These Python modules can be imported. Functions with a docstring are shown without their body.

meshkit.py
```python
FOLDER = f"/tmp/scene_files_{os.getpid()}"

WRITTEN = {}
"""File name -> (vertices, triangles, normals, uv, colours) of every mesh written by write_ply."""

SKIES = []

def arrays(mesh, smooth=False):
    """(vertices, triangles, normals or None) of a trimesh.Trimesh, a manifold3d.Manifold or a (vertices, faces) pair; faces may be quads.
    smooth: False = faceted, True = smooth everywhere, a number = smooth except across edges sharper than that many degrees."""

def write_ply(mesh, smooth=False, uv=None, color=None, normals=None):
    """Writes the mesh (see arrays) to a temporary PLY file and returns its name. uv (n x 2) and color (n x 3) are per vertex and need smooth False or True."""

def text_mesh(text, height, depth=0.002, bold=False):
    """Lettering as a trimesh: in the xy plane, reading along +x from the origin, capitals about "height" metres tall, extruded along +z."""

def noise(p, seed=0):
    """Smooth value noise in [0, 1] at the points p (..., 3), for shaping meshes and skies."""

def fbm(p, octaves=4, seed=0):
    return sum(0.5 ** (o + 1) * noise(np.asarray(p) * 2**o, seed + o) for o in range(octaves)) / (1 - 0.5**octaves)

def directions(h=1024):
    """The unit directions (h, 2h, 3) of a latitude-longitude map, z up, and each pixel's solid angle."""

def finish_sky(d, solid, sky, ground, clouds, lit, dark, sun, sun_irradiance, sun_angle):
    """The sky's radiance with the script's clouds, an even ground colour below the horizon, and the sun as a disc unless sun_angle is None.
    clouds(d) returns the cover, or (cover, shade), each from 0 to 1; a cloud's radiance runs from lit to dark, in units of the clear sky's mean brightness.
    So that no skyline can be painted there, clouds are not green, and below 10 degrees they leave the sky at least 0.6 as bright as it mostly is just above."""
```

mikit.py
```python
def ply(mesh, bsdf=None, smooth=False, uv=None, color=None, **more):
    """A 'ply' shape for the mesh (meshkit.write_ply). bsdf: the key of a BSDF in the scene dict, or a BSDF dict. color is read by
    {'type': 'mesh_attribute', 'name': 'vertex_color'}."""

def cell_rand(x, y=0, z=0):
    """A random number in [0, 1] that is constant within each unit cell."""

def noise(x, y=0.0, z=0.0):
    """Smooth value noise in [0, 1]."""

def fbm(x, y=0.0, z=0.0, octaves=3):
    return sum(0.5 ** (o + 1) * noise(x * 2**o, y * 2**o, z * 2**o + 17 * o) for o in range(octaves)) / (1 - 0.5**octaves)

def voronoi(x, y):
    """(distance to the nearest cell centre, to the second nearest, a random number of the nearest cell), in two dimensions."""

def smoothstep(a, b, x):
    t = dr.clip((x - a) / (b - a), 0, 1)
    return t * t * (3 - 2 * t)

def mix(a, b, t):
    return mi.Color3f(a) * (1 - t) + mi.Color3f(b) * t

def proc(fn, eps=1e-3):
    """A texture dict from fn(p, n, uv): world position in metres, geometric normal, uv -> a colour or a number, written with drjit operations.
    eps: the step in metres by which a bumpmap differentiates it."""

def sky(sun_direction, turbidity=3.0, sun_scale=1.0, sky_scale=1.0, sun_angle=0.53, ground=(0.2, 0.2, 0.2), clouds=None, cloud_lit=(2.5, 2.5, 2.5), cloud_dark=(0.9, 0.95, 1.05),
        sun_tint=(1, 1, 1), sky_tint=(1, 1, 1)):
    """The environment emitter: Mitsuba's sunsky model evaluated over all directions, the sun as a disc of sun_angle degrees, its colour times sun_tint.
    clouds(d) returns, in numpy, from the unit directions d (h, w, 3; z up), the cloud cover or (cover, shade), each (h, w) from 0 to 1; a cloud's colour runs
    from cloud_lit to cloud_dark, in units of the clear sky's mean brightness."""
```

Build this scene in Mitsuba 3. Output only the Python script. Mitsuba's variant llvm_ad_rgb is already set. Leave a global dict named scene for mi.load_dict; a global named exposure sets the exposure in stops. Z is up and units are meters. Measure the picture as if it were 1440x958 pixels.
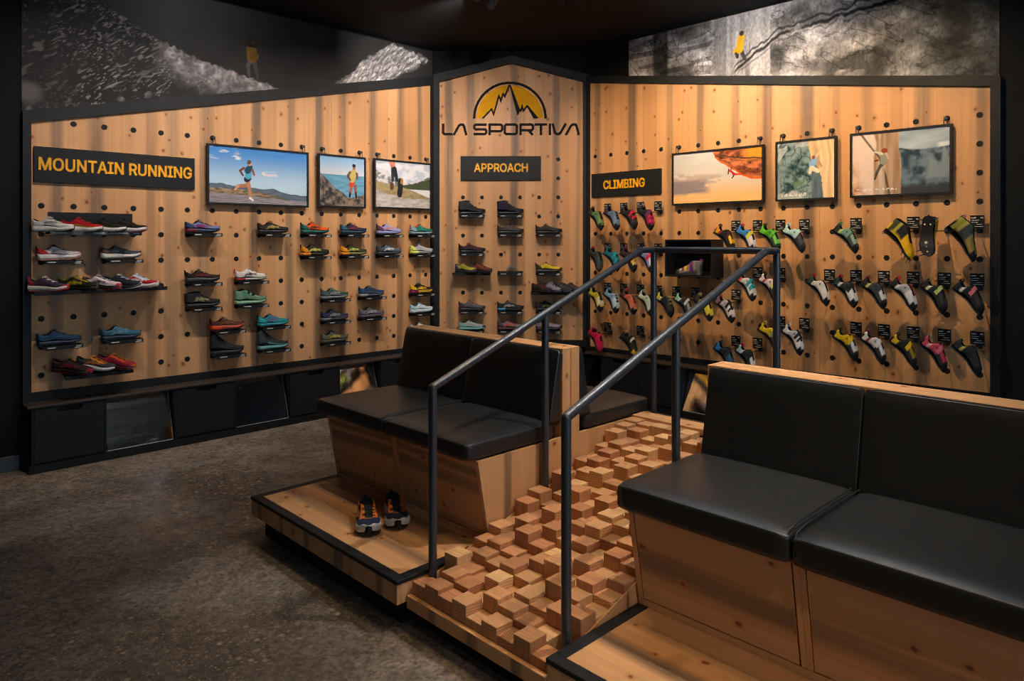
import math, random
import numpy as np, trimesh, mitsuba as mi, drjit as dr
from shapely.geometry import Polygon, LineString, box as sbox, Point
from shapely.ops import unary_union
import mikit, meshkit

T = mi.ScalarTransform4f
rng = random.Random(7)
scene, labels = {}, {}
PI = math.pi

# ------------------------------------------------------------------ camera, lights, exposure
P = 0.2                       # pitch of the peg holes on the display walls, metres
EYE = 1.594
F_PX, HOR, YAW = 1002.71, 338.9, math.radians(45 - 0.6315)
scene['camera'] = {
    'type': 'perspective', 'fov': 2 * math.degrees(math.atan(720 / F_PX)), 'fov_axis': 'x',
    'principal_point_offset_y': -(HOR - 479) / 958, 'near_clip': 0.05, 'far_clip': 60,
    'to_world': T().look_at(origin=[0, 0, EYE], target=[math.sin(YAW), math.cos(YAW), EYE], up=[0, 0, 1])}
exposure = 0.0

# ceiling track lamps: (x, y, z, aim x, y, z, intensity, cutoff, beam, colour: 0 neutral warm, 1 warm)
LAMPS = [
    (1.35, 4.45, 3.50, 1.35, 5.93, 1.35, 7.0, 48, 18, 0), (2.35, 4.45, 3.50, 2.45, 5.93, 1.45, 7.5, 48, 18, 0),
    (3.30, 4.40, 3.50, 3.35, 5.93, 1.7, 8, 46, 18, 0), (3.95, 4.30, 3.50, 4.30, 5.93, 2.3, 9, 42, 15, 0),
    (3.40, 3.60, 3.50, 4.95, 5.25, 2.0, 12, 40, 16, 0),
    (4.30, 3.75, 3.50, 5.77, 3.95, 2.15, 11, 42, 15, 1), (4.30, 2.75, 3.50, 5.77, 2.85, 2.25, 14, 42, 15, 1),
    (4.30, 1.75, 3.50, 5.77, 1.75, 2.0, 12, 42, 15, 1),
    (3.00, 1.10, 3.50, 2.55, 2.00, 0.3, 16, 30, 15, 0), (2.30, 2.60, 3.50, 2.0, 2.75, 0.3, 6, 34, 14, 1),
    (2.00, .80, 3.50, 1.95, 1.1, 0.2, 7, 34, 14, 1), (0.60, -.60, 3.50, 2.25, 0.85, 0.35, 9, 24, 10, 1),
    (3.75, 4.25, 3.52, 4.15, 5.95, 3.42, 9, 22, 8, 2), (4.10, 3.0, 3.52, 5.79, 3.05, 3.30, 10, 34, 10, 2), (2.1, 4.3, 3.52, 2.1, 5.95, 3.05, 3, 34, 12, 2),
]
WARMTH = (np.array([1.0, 0.85, 0.73]), np.array([1.0, 0.70, 0.40]), np.array([1.0, 0.93, 0.85]))
DAY = np.array([0.62, 0.80, 1.0])
DAY_L = 2.2
COOL_L = 34.0                 # radiance of the cool linear lamps over the benches

# ------------------------------------------------------------------ helpers
def lin(h):
    h = h.lstrip('#'); c = np.array([int(h[i:i + 2], 16) / 255 for i in (0, 2, 4)])
    return np.where(c < 0.04045, c / 12.92, ((c + 0.055) / 1.055) ** 2.4)

def numbered(name):
    if name not in used: used[name] = 0; return name
    used[name] += 1; return f'{name}_{used[name]:03d}'
used = {}

def thing(name, label, cat, group=None, kind=None):
    key = numbered(name); labels[key] = {'label': label}
    if cat: labels[key]['category'] = cat
    if group: labels[key]['group'] = group
    if kind: labels[key]['kind'] = kind
    return key

def put(parent, name, shape, label=None, kind=None):
    key = numbered(f'{parent}__{name}' if parent else name)
    scene[key] = shape
    d = {}
    if label: d['label'] = label
    if kind: d['kind'] = kind
    if d: labels[key] = {**labels.get(key, {}), **d}
    return key

def one(key, shape): scene[key] = shape; return key

class MB:
    """mesh builder: quads and triangles with optional uv and colours"""
    def __init__(s): s.v, s.f, s.c, s.uv, s.n = [], [], [], [], 0
    def add(s, v, f, c=None, uv=None):
        v = np.asarray(v, float); f = np.asarray(f, int)
        if f.shape[1] == 4: f = np.vstack([f[:, [0, 1, 2]], f[:, [0, 2, 3]]])
        s.v.append(v); s.f.append(f + s.n); s.n += len(v)
        s.c.append(np.broadcast_to(np.asarray(c if c is not None else [.5, .5, .5], float), (len(v), 3)))
        s.uv.append(np.zeros((len(v), 2)) if uv is None else np.asarray(uv, float)); return s
    def mesh(s): return trimesh.Trimesh(np.vstack(s.v), np.vstack(s.f), process=False)
    def shape(s, bsdf, smooth=False, color=False, uv=False, to_world=None):
        kw = {}
        if to_world is not None: kw['to_world'] = to_world
        return mikit.ply(s.mesh(), bsdf, smooth=smooth, uv=np.vstack(s.uv) if uv else None, color=np.vstack(s.c) if color else None, **kw)
    def box(s, lo, hi, ch=0.0, c=None, fr=None, grain=None, uo=(0, 0), skew=None):
        """axis box in the frame fr = (origin, ex, ey, ez); ch = chamfer; grain = axis along which the wood grain (v) runs"""
        lo, hi = np.asarray(lo, float), np.asarray(hi, float)
        ch = min(ch, 0.49 * (hi - lo).min())
        V, Fc, UV = [], [], []
        def poly(pts):
            pts = np.array(pts); n = np.cross(pts[1] - pts[0], pts[2] - pts[0]); a = int(np.argmax(np.abs(n)))
            ax = [i for i in range(3) if i != a]
            g = grain if grain in ax else ax[1]
            o = ax[0] if ax[1] == g else ax[1]
            b = len(V)
            for p in pts: V.append(p); UV.append((p[o] + uo[0] + 0.37 * a, p[g] + uo[1]))
            for k in range(1, len(pts) - 1): Fc.append((b, b + k, b + k + 1))
        def corner(sx, sy, sz, a):
            p = np.where([sx, sy, sz], hi, lo)
            for i in range(3):
                if i != a: p[i] += -ch if (sx, sy, sz)[i] else ch
            return p
        for a in range(3):
            b, c_ = (a + 1) % 3, (a + 2) % 3
            for sgn in (0, 1):
                q = []
                for (i, j) in ((0, 0), (1, 0), (1, 1), (0, 1)):
                    t = [0, 0, 0]; t[a] = sgn; t[b] = i; t[c_] = j; q.append(corner(*t, a))
                poly(q if sgn else q[::-1])
        if ch > 0:
            for a in range(3):
                b, c_ = (a + 1) % 3, (a + 2) % 3
                for i in (0, 1):
                    for j in (0, 1):
                        t0 = [0, 0, 0]; t0[b] = i; t0[c_] = j; t1 = list(t0); t1[a] = 1
                        q = [corner(*t0, b), corner(*t1, b), corner(*t1, c_), corner(*t0, c_)]
                        poly(q if i != j else q[::-1])
            for i in (0, 1):
                for j in (0, 1):
                    for k in (0, 1):
                        q = [corner(i, j, k, 0), corner(i, j, k, 1), corner(i, j, k, 2)]
                        poly(q if (i + j + k) % 2 else q[::-1])
        V = np.array(V)
        if skew is not None: V = skew(V)
        if fr is not None: V = fr[0] + V @ np.array(fr[1:])
        return s.add(V, Fc, c, UV)
    def tube(s, pts, r, n=10, c=None, caps=True):
        p = np.asarray(pts, float); r = np.broadcast_to(r, (len(p),))
        t = np.gradient(p, axis=0); t /= np.linalg.norm(t, axis=1, keepdims=True)
        d = p[-1] - p[0]; ref = np.array([0, 0, 1.]) if abs(t[0][2]) < .9 and abs(t[len(p) // 2][2]) < .9 else np.array([1., .13, 0])
        a = np.cross(t, ref); a /= np.linalg.norm(a, axis=1, keepdims=True); b = np.cross(t, a)
        th = np.arange(n) * 2 * PI / n
        v = p[:, None] + r[:, None, None] * (np.cos(th)[None, :, None] * a[:, None] + np.sin(th)[None, :, None] * b[:, None])
        i, j = np.meshgrid(np.arange(len(p) - 1), np.arange(n), indexing='ij'); j2 = (j + 1) % n
        f = np.stack([i * n + j, (i + 1) * n + j, (i + 1) * n + j2, i * n + j2], -1).reshape(-1, 4)
        v = v.reshape(-1, 3); f = np.vstack([f[:, [0, 1, 2]], f[:, [0, 2, 3]]])
        if caps:
            m = len(v); v = np.vstack([v, p[:1], p[-1:]]); k = np.arange(n); k2 = (k + 1) % n
            f = np.vstack([f, np.stack([k * 0 + m, k, k2], 1), np.stack([k * 0 + m + 1, (len(p) - 1) * n + k2, (len(p) - 1) * n + k], 1)])
        return s.add(v, f, c)
    def slab(s, poly, fr, z0, z1, c=None, uo=(0, 0)):
        """a 2-D polygon (or several) in the frame's xy extruded from z0 to z1 along its third axis; uv = the 2-D coordinates"""
        for g in getattr(poly, 'geoms', [poly]):
            if g.is_empty or g.area < 1e-9: continue
            m = trimesh.creation.extrude_polygon(g, z1 - z0, engine='earcut')
            v = np.array(m.vertices); uv = v[:, :2] + np.array(uo); v[:, 2] += z0
            s.add(fr[0] + v @ np.array(fr[1:]), m.faces, c, uv)
        return s

def grid_faces(n, m, cols=None):
    i, j = np.meshgrid(np.arange(n - 1), np.arange(m - 1) if cols is None else np.array(cols), indexing='ij')
    return np.stack([i * m + j, (i + 1) * m + j, (i + 1) * m + j + 1, i * m + j + 1], -1)

def V3(*a): return np.array(a, float)
UP = V3(0, 0, 1)
r2 = math.sqrt(.5)
YL, XR = 29.66642 * P, 28.8449 * P
FL = (V3(0, YL, 0), V3(1, 0, 0), UP, V3(0, -1, 0))                                     # left display wall: x right, y up, z out
FC = (V3(24.36435 * P, 28.59192 * P, 0), V3(r2, -r2, 0), UP, V3(-r2, -r2, 0))          # centre
FR = (V3(XR, 0, 0), V3(0, -1, 0), UP, V3(-1, 0, 0))                                    # right (its x is minus world y)
W0 = (V3(0, 0, 0), V3(1, 0, 0), V3(0, 1, 0), UP)
def hole(w, c, r):
    return {'L': (5.73007 * P + c * P, EYE + (1.24488 - r) * P), 'C': (c * P, EYE + (2.28511 - r) * P), 'R': (-(23.32261 - c) * P, EYE + (2.36543 - r) * P)}[w]
FRM = {'L': FL, 'C': FC, 'R': FR}
def on(w, x, y, z): fr = FRM[w]; return fr[0] + x * fr[1] + y * fr[2] + z * fr[3]

# ------------------------------------------------------------------ materials
def princ(col, rough, **k):
    base = {'type': 'rgb', 'value': list(map(float, col))} if not isinstance(col, dict) else col
    return {'type': 'twosided', 'bsdf': {'type': 'principled', 'base_color': base, 'roughness': rough, **k}}
VC = {'type': 'mesh_attribute', 'name': 'vertex_color'}
noise, fbm, vor, crand, sst, mix = mikit.noise, mikit.fbm, mikit.voronoi, mikit.cell_rand, mikit.smoothstep, mikit.mix
def C3(*a): return mi.Color3f(*map(float, a))

def wood_maker(streaks):
    """spruce boards, grain along v; streaks = (u centre, half width, strength) of the grey-brown stains in metres"""
    def fn(p, n, uv):
        u, v = uv.x, uv.y
        b = dr.floor(u / 0.118 + 0.55 * dr.sin(u * 7.3))
        col = mix((.525, .272, .116), (.60, .332, .153), crand(b, 5, 1))
        col = mix(col, C3(.46, .215, .080), 0.45 * sst(.55, .95, crand(b, 9, 2)))
        g = noise(u * 230 + 4 * noise(u * 9, v * 1.3), v * 1.6, 1.0)
        g2 = noise(u * 70 + 3 * noise(u * 4, v * 0.8), v * 0.7, 7.0)
        col = col * (0.91 + 0.10 * g + 0.10 * g2)
        wob = .050 * (noise(u * 1.3, v * 0.75, 21.0) - .5) + .016 * (noise(u * 5.0, v * 3.0, 27.0) - .5)
        s = mi.Float(0)
        for c, w, a in streaks: s = dr.maximum(s, a * (1 - sst(w * .25, w * 1.1, dr.abs(u + wob - c))))
        s = s * (0.50 + 0.40 * noise(u * 80, v * 2.0, 2.0) + 0.50 * noise(u * 9, v * 1.4, 6.0))
        col = mix(col, C3(.150, .098, .064), .86 * dr.clip(s, 0, 1))
        d, d2, r = vor(u / 0.17, v / 0.21)
        dd = d * (0.7 + 0.8 * r) + 0.03 * (noise(u * 90, v * 90) - .5)
        keep = dr.select(r > 0.30, 1.0, 0.0)
        col = mix(col, C3(.42, .175, .055), 0.60 * (1 - sst(.05, .20, dd)) * keep)
        col = mix(col, C3(.165, .052, .020), 0.85 * (1 - sst(.040, .075, dd)) * keep)
        return col
    return fn

def block_fn(p, n, uv):
    u, v = uv.x, uv.y
    k = dr.floor(u); lu = u - k; r1, r2_, r3 = crand(k, 1, 1), crand(k, 2, 2), crand(k, 3, 3)
    col = mix((.40, .190, .086), (.70, .43, .20), r1 * r1)
    col = mix(col, C3(.50, .215, .095), 0.6 * sst(.45, .9, r2_))
    ring = dr.sqrt(dr.square(lu - 0.05 + 0.16 * r2_) + dr.square(v + 0.05 + 0.2 * r3))
    a = 0.5 + 0.5 * dr.sin(ring * 560 + 3 * noise(lu * 30, v * 30, k))
    b = noise(lu * 330 + 2 * noise(lu * 20, v * 12, k), v * 7, k)
    g = dr.select(r3 > .62, a, b)
    col = col * (0.78 + 0.34 * g) * (0.92 + 0.16 * noise(lu * 25, v * 4, k + 9))
    return col

def concrete_fn(p, n, uv):
    x, y = p.x, p.y
    big = fbm(x * 0.9, y * 0.9, 4.0, octaves=4); mid = fbm(x * 5, y * 5, 1.0, octaves=3)
    col = mix((.082, .066, .053), (.180, .149, .122), sst(.25, .78, big))
    col = mix(col, C3(.150, .104, .070), 0.6 * sst(.5, .8, fbm(x * 1.7 + 9, y * 1.7, 2.0)))
    col = mix(col, C3(.25, .225, .20), 0.5 * sst(.60, .80, fbm(x * 2.6 + 3, y * 2.6, 12.0)))
    col = col * (0.60 + 0.76 * mid) * (0.62 + 0.76 * noise(x * 80, y * 80)) * (0.76 + .48 * noise(x * 28, y * 28, 3.0))
    here = sst(.30, .62, noise(x * 2.1, y * 2.1, 14.0))
    for sc, lo, am, seed in ((26, .90, .65, 3), (55, .84, .5, 11), (110, .78, .45, 5)):
        d, d2, r = vor(x * sc + seed, y * sc)
        spot = (1 - sst(.16, .40, d)) * sst(lo, lo + .03, r) * (.25 + .75 * here)
        tone = mix((.42, .37, .31), (.28, .20, .13), crand(dr.floor(r * 997), seed))
        col = mix(col, tone, am * spot)
        dark = (1 - sst(.12, .32, d)) * sst(lo, lo + .03, 1 - r)
        col = mix(col, C3(.024, .020, .017), 0.8 * am * dark)
    return col
def concrete_rough(p, n, uv): return 0.36 + 0.25 * fbm(p.x * 2.2, p.y * 2.2, 8.0)

def leather_bump(p, n, uv):
    return noise(p.x * 260, p.y * 260, p.z * 260) * .5 + noise(p.x * 25, p.y * 25, p.z * 25)

STAIN = {'L': [(1.23, .055, .7), (1.47, .075, .8), (1.86, .05, .45), (2.02, .07, .5), (2.29, .07, .7), (2.71, .055, .95), (3.03, .05, .6), (3.31, .055, 1), (3.57, .05, .85), (3.91, .06, .9), (4.23, .05, .85), (4.46, .04, .7)],
         'R': [(-4.62, .05, .7), (-4.20, .07, .95), (-3.78, .05, .75), (-3.45, .055, .8), (-3.09, .055, .85), (-2.80, .065, 1), (-2.46, .075, 1), (-2.22, .045, .5), (-1.99, .06, .6), (-1.61, .07, .8), (-1.25, .05, .6)],
         'C': [(-.14, .06, .95), (.09, .06, .8), (.54, .055, .95), (.97, .05, .8), (1.20, .03, .4)]}
BOARD_STAIN = [(103.64, .030, .8), (103.39, .028, .9), (103.13, .035, .9), (102.84, .06, 1), (102.5, .035, .8), (122.23, .03, .9), (122.0, .045, 1), (121.77, .035, .9),
    (141.89, .055, .8), (142.14, .05, .9), (142.02, .02, .5), (161.96, .05, 1), (162.27, .055, .9), (162.10, .03, .4), (180.49, .045, .9), (180.56, .03, .8), (180.27, .03, .45), (200.395, .062, 1.0),
    (222.32, .032, .9), (222.56, .03, .8), (222.75, .03, .5), (61.0, .06, .8), (84.2, .05, .8), (84.9, .05, .8)]
scene['m_wood'] = princ(mikit.proc(wood_maker(BOARD_STAIN)), .48, specular=.35)
for w_ in 'LCR': scene['m_wood_' + w_] = princ(mikit.proc(wood_maker(STAIN[w_])), .48, specular=.35)
scene['m_block'] = princ(mikit.proc(block_fn), .6, specular=.3)
scene['m_concrete'] = princ(mikit.proc(concrete_fn), mikit.proc(concrete_rough), specular=.5)
scene['m_leather'] = {'type': 'twosided', 'bsdf': {'type': 'bumpmap', 'arbitrary': mikit.proc(leather_bump), 'scale': 0.0006,
                      'bsdf': {'type': 'principled', 'base_color': {'type': 'rgb', 'value': [.0125, .0135, .0145]}, 'roughness': .40, 'specular': .5}}}
scene['m_metal'] = princ((.026, .032, .040), .33, specular=.75)
scene['m_frame'] = princ((.0105, .0118, .0138), .55, specular=.25)
scene['m_black'] = princ((.0065, .007, .008), .62, specular=.3)
scene['m_ledge'] = princ((.030, .023, .019), .5, specular=.4)
scene['m_wall'] = princ((.0060, .0070, .0080), .8, specular=.2)
scene['m_steel'] = princ((.30, .29, .27), .6)
scene['m_grey'] = princ((.055, .065, .075), .6)
scene['m_vcm'] = princ(VC, .75, specular=.22)
scene['m_vcs'] = princ(VC, .45, specular=.4)
scene['m_mirror'] = {'type': 'twosided', 'bsdf': {'type': 'roughconductor', 'material': 'Ag', 'alpha': .004}}
scene['m_edge'] = princ((.55, .57, .58), .25, metallic=.4)

# ------------------------------------------------------------------ setting
YW, XW, ZC = 5.96, 5.80, 3.60
KC = 7.525                                     # distance of the centre wall along (1,1)/sqrt2
xa = KC / r2 - YW; yb = KC / r2 - XW
X0, Y0 = -3.2, -3.6
def quad_wall(key, a, b, z0, z1, t, bsdf='m_wall', lab=None):
    a, b = np.array(a, float), np.array(b, float); d = (b - a) / np.linalg.norm(b - a); nrm = np.array([d[1], -d[0]])
    fr = (V3(*a, 0), V3(*d, 0), V3(nrm[0], nrm[1], 0), UP)
    one(key, MB().box((0, -t, z0), (np.linalg.norm(b - a), 0, z1), fr=fr).shape(bsdf)); labels[key] = {'label': lab, 'kind': 'structure'}
one('floor', MB().box((X0, Y0, -.1), (XW + .2, YW + .2, 0)).shape('m_concrete')); labels['floor'] = {'label': 'dark polished concrete floor with small stones showing', 'kind': 'structure'}
one('ceiling', MB().box((X0 - .1, Y0 - .1, ZC), (XW + .1, YW + .1, ZC + .1)).shape('m_wall')); labels['ceiling'] = {'label': 'black painted ceiling', 'kind': 'structure'}
quad_wall('wall_left', (X0, YW), (xa + .05, YW), 0, ZC, .1, lab='black wall behind the left shoe display')
quad_wall('wall_center', (xa, YW), (XW, yb), 0, ZC, .1, lab='black angled wall between the two display walls')
quad_wall('wall_right', (XW, yb + .05), (XW, Y0), 0, ZC, .1, lab='black wall behind the climbing shoe display')
quad_wall('wall_back', (X0, Y0), (X0, YW), 0, ZC, .1, lab='black wall behind the camera')
one('baseboard_left', MB().box((X0, YW - .016, 0), (1.02, YW - .001, .105), ch=.003).shape('m_grey')); labels['baseboard_left'] = {'label': 'grey blue skirting board at the far left', 'kind': 'structure'}
# shop window in the wall behind the camera: piers, sill, head and lit frosted panes
mb = MB()
mb.box((X0, Y0 - .1, 0), (XW, Y0, .45)).box((X0, Y0 - .1, 2.95), (XW, Y0, ZC)).box((X0, Y0 - .1, .45), (-1.2, Y0, 2.95)).box((4.2, Y0 - .1, .45), (XW, Y0, 2.95))
one('wall_front', mb.shape('m_wall')); labels['wall_front'] = {'label': 'black wall with the shop window', 'kind': 'structure'}
one('window_1', MB().box((-1.2, Y0 - .07, .45), (4.2, Y0 - .05, 2.95)).shape(None)); scene['window_1']['emitter'] = {'type': 'area', 'radiance': {'type': 'rgb', 'value': (DAY * DAY_L).tolist()}}
scene['window_1']['bsdf'] = {'type': 'ref', 'id': 'm_grey'}
labels['window_1'] = {'label': 'daylit shop window', 'kind': 'structure'}
fm = MB()
for x in np.linspace(-1.2, 4.2, 5): fm.box((x - .03, Y0 - .05, .45), (x + .03, Y0, 2.95))
for z in (.48, 2.92): fm.box((-1.2, Y0 - .05, z - .03), (4.2, Y0, z + .03))
put('window_1', 'frame', fm.shape('m_frame'))
# joists and pipes of the ceiling over the camera (seen only in the foot mirrors)
for i, y in enumerate(np.arange(-3.0, 1.3, .7)):
    k = thing('ceiling_joist', 'open web steel joist under the black ceiling', 'joist', 'steel joists over the shop floor')
    XJ = 5.7
    m = MB(); m.box((X0, y - .03, 3.40), (XJ, y + .03, 3.43)).box((X0, y - .03, 3.565), (XJ, y + .03, 3.595))
    xs = np.arange(X0 + .1, XJ, .18)
    m.tube([(x, y, 3.42 + .15 * (j % 2)) for j, x in enumerate(xs)], .008, 5)
    scene[k] = m.shape('m_steel')

# murals above the displays (flat prints on the walls)
def seg(x, y, a, b, r0, r1=None):
    """1 inside a tapered capsule from a to b"""
    r1 = r0 if r1 is None else r1
    dx, dy = b[0] - a[0], b[1] - a[1]; L2 = dx * dx + dy * dy + 1e-9
    t = dr.clip(((x - a[0]) * dx + (y - a[1]) * dy) / L2, 0, 1)
    d = dr.sqrt(dr.square(x - a[0] - t * dx) + dr.square(y - a[1] - t * dy))
    r = r0 + (r1 - r0) * t
    return 1 - sst(r * .8, r * 1.15, d)
def person(col, x, y, parts):
    for a, b, r0, r1, c in parts: col = mix(col, C3(*lin(c)), seg(x, y, a, b, r0, r1))
    return col
def interp(x, xs, ys):
    """piecewise linear function of a drjit number"""
    out = mi.Float(ys[0]) + 0 * x
    for i in range(len(xs) - 1):
        out = out + dr.clip((x - xs[i]) / (xs[i + 1] - xs[i]), 0, 1) * (ys[i + 1] - ys[i])
    return out

def mural_slope(p, n, uv):
    x, z = uv.x, uv.y
    nz = fbm(x * 4, z * 4, 2.0)
    col = C3(.022, .0215, .022) * (0.8 + 0.5 * nz)
    hz = sst(3.0, 3.6, z) * sst(1.5, 2.1, x) * (1 - sst(2.2, 3.4, x))
    col = col + C3(.030, .028, .027) * hz
    top = interp(x, [1.0, 1.43, 1.64, 1.95, 2.14, 2.42, 2.96, 3.2], [3.75, 3.42, 3.31, 3.17, 3.11, 3.04, 2.94, 2.7]) + .03 * (noise(x * 40, z * 40) - .5)
    slope = sst(-.01, .01, top - z)
    a, b = x * .80 + z * .60, -x * .60 + z * .80      # strokes run down the hill
    wz = .03 * (noise(x * 7, z * 7, 31.0) - .5); b = b + wz
    s1 = sst(.60, .86, noise(a * 16, b * 62, 1.0)) * sst(.35, .7, noise(a * 5, b * 11, 4.0))
    s2 = sst(.66, .88, noise(a * 42 + 9, b * 120, 6.0)) * sst(.3, .7, noise(a * 9, b * 13, 8.0))
    s3 = sst(.62, .9, noise(x * 85, z * 95, 3.0)) * sst(.45, .75, noise(x * 8, z * 9, 9.0))
    tex = C3(.012, .0115, .012) * (0.5 + 1.1 * nz) + C3(.20, .185, .185) * (s1 * .75 + s2 * .8 + s3 * .45) * (0.25 + 1.0 * noise(x * 2.6, z * 2.6, 5.0))
    col = mix(col, tex, slope)
    band = slope * (1 - sst(.04, .30, top - z - .02)) * sst(1.85, 2.05, x) * (1 - sst(2.9, 3.1, x))
    bright = .16 + .34 * noise(x * 55, z * 55, 2.0) * noise(x * 22, z * 22, 6.0) * 2
    col = mix(col, C3(1.0, .92, .93) * bright, band * (0.35 + .65 * noise(x * 12, z * 12, 3.0)))
    blob = (1 - sst(.05, .13, dr.sqrt(dr.square(x - 1.06) + dr.square((z - 2.64) * 1.3))))
    col = mix(col, C3(.14, .125, .125), blob * .7)
    # far snowy shoulder on the right
    pt = interp(x, [3.4, 3.49, 3.68, 3.8, 4.09, 4.2, 4.58], [3.0, 3.07, 3.2, 3.35, 3.55, 3.58, 3.50])
    pr = interp(z, [2.9, 3.1, 3.25, 3.36, 3.5, 3.6], [3.9, 4.05, 4.22, 4.45, 4.62, 4.7])
    patch = sst(-.01, .03, pt - z + .04 * (noise(x * 30, z * 30) - .5)) * sst(-.02, .10, pr - x + .1 * (noise(x * 14, z * 14, 3.0) - .5)) * sst(3.42, 3.6, x)
    ptx = .10 + .75 * noise((x + z) * 14, (z - x) * 50, 2.0) * noise((x + z) * 30, (z - x) * 90, 5.0) * (0.6 + fbm(x * 9, z * 9, 1.0))
    col = mix(col, C3(1, .93, .93) * ptx, patch)
    cap = sst(4.34, 4.345, x) * sst(-4.57, -4.565, -x) * (sst(.5, .55, noise(x * 70, dr.floor(z * 60)))) * sst(3.43, 3.435, z) * sst(-3.47, -3.465, -z)
    col = mix(col, C3(.55, .55, .55), cap)
    return person(col, x, z, [((2.665, 3.01), (2.655, 3.10), .014, .017, '4a4644'), ((2.655, 3.10), (2.69, 3.17), .018, .026, '55504d'), ((2.745, 2.99), (2.725, 3.08), .014, .017, '3c3937'), ((2.725, 3.08), (2.70, 3.17), .018, .026, '45403d'),
        ((2.69, 3.17), (2.685, 3.27), .045, .045, '7a5a24'), ((2.70, 3.17), (2.72, 3.19), .034, .034, '6a4d1e'), ((2.65, 3.28), (2.72, 3.28), .022, .022, '2a2622'), ((2.675, 3.32), (2.68, 3.34), .024, .020, '2a2420')])

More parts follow.
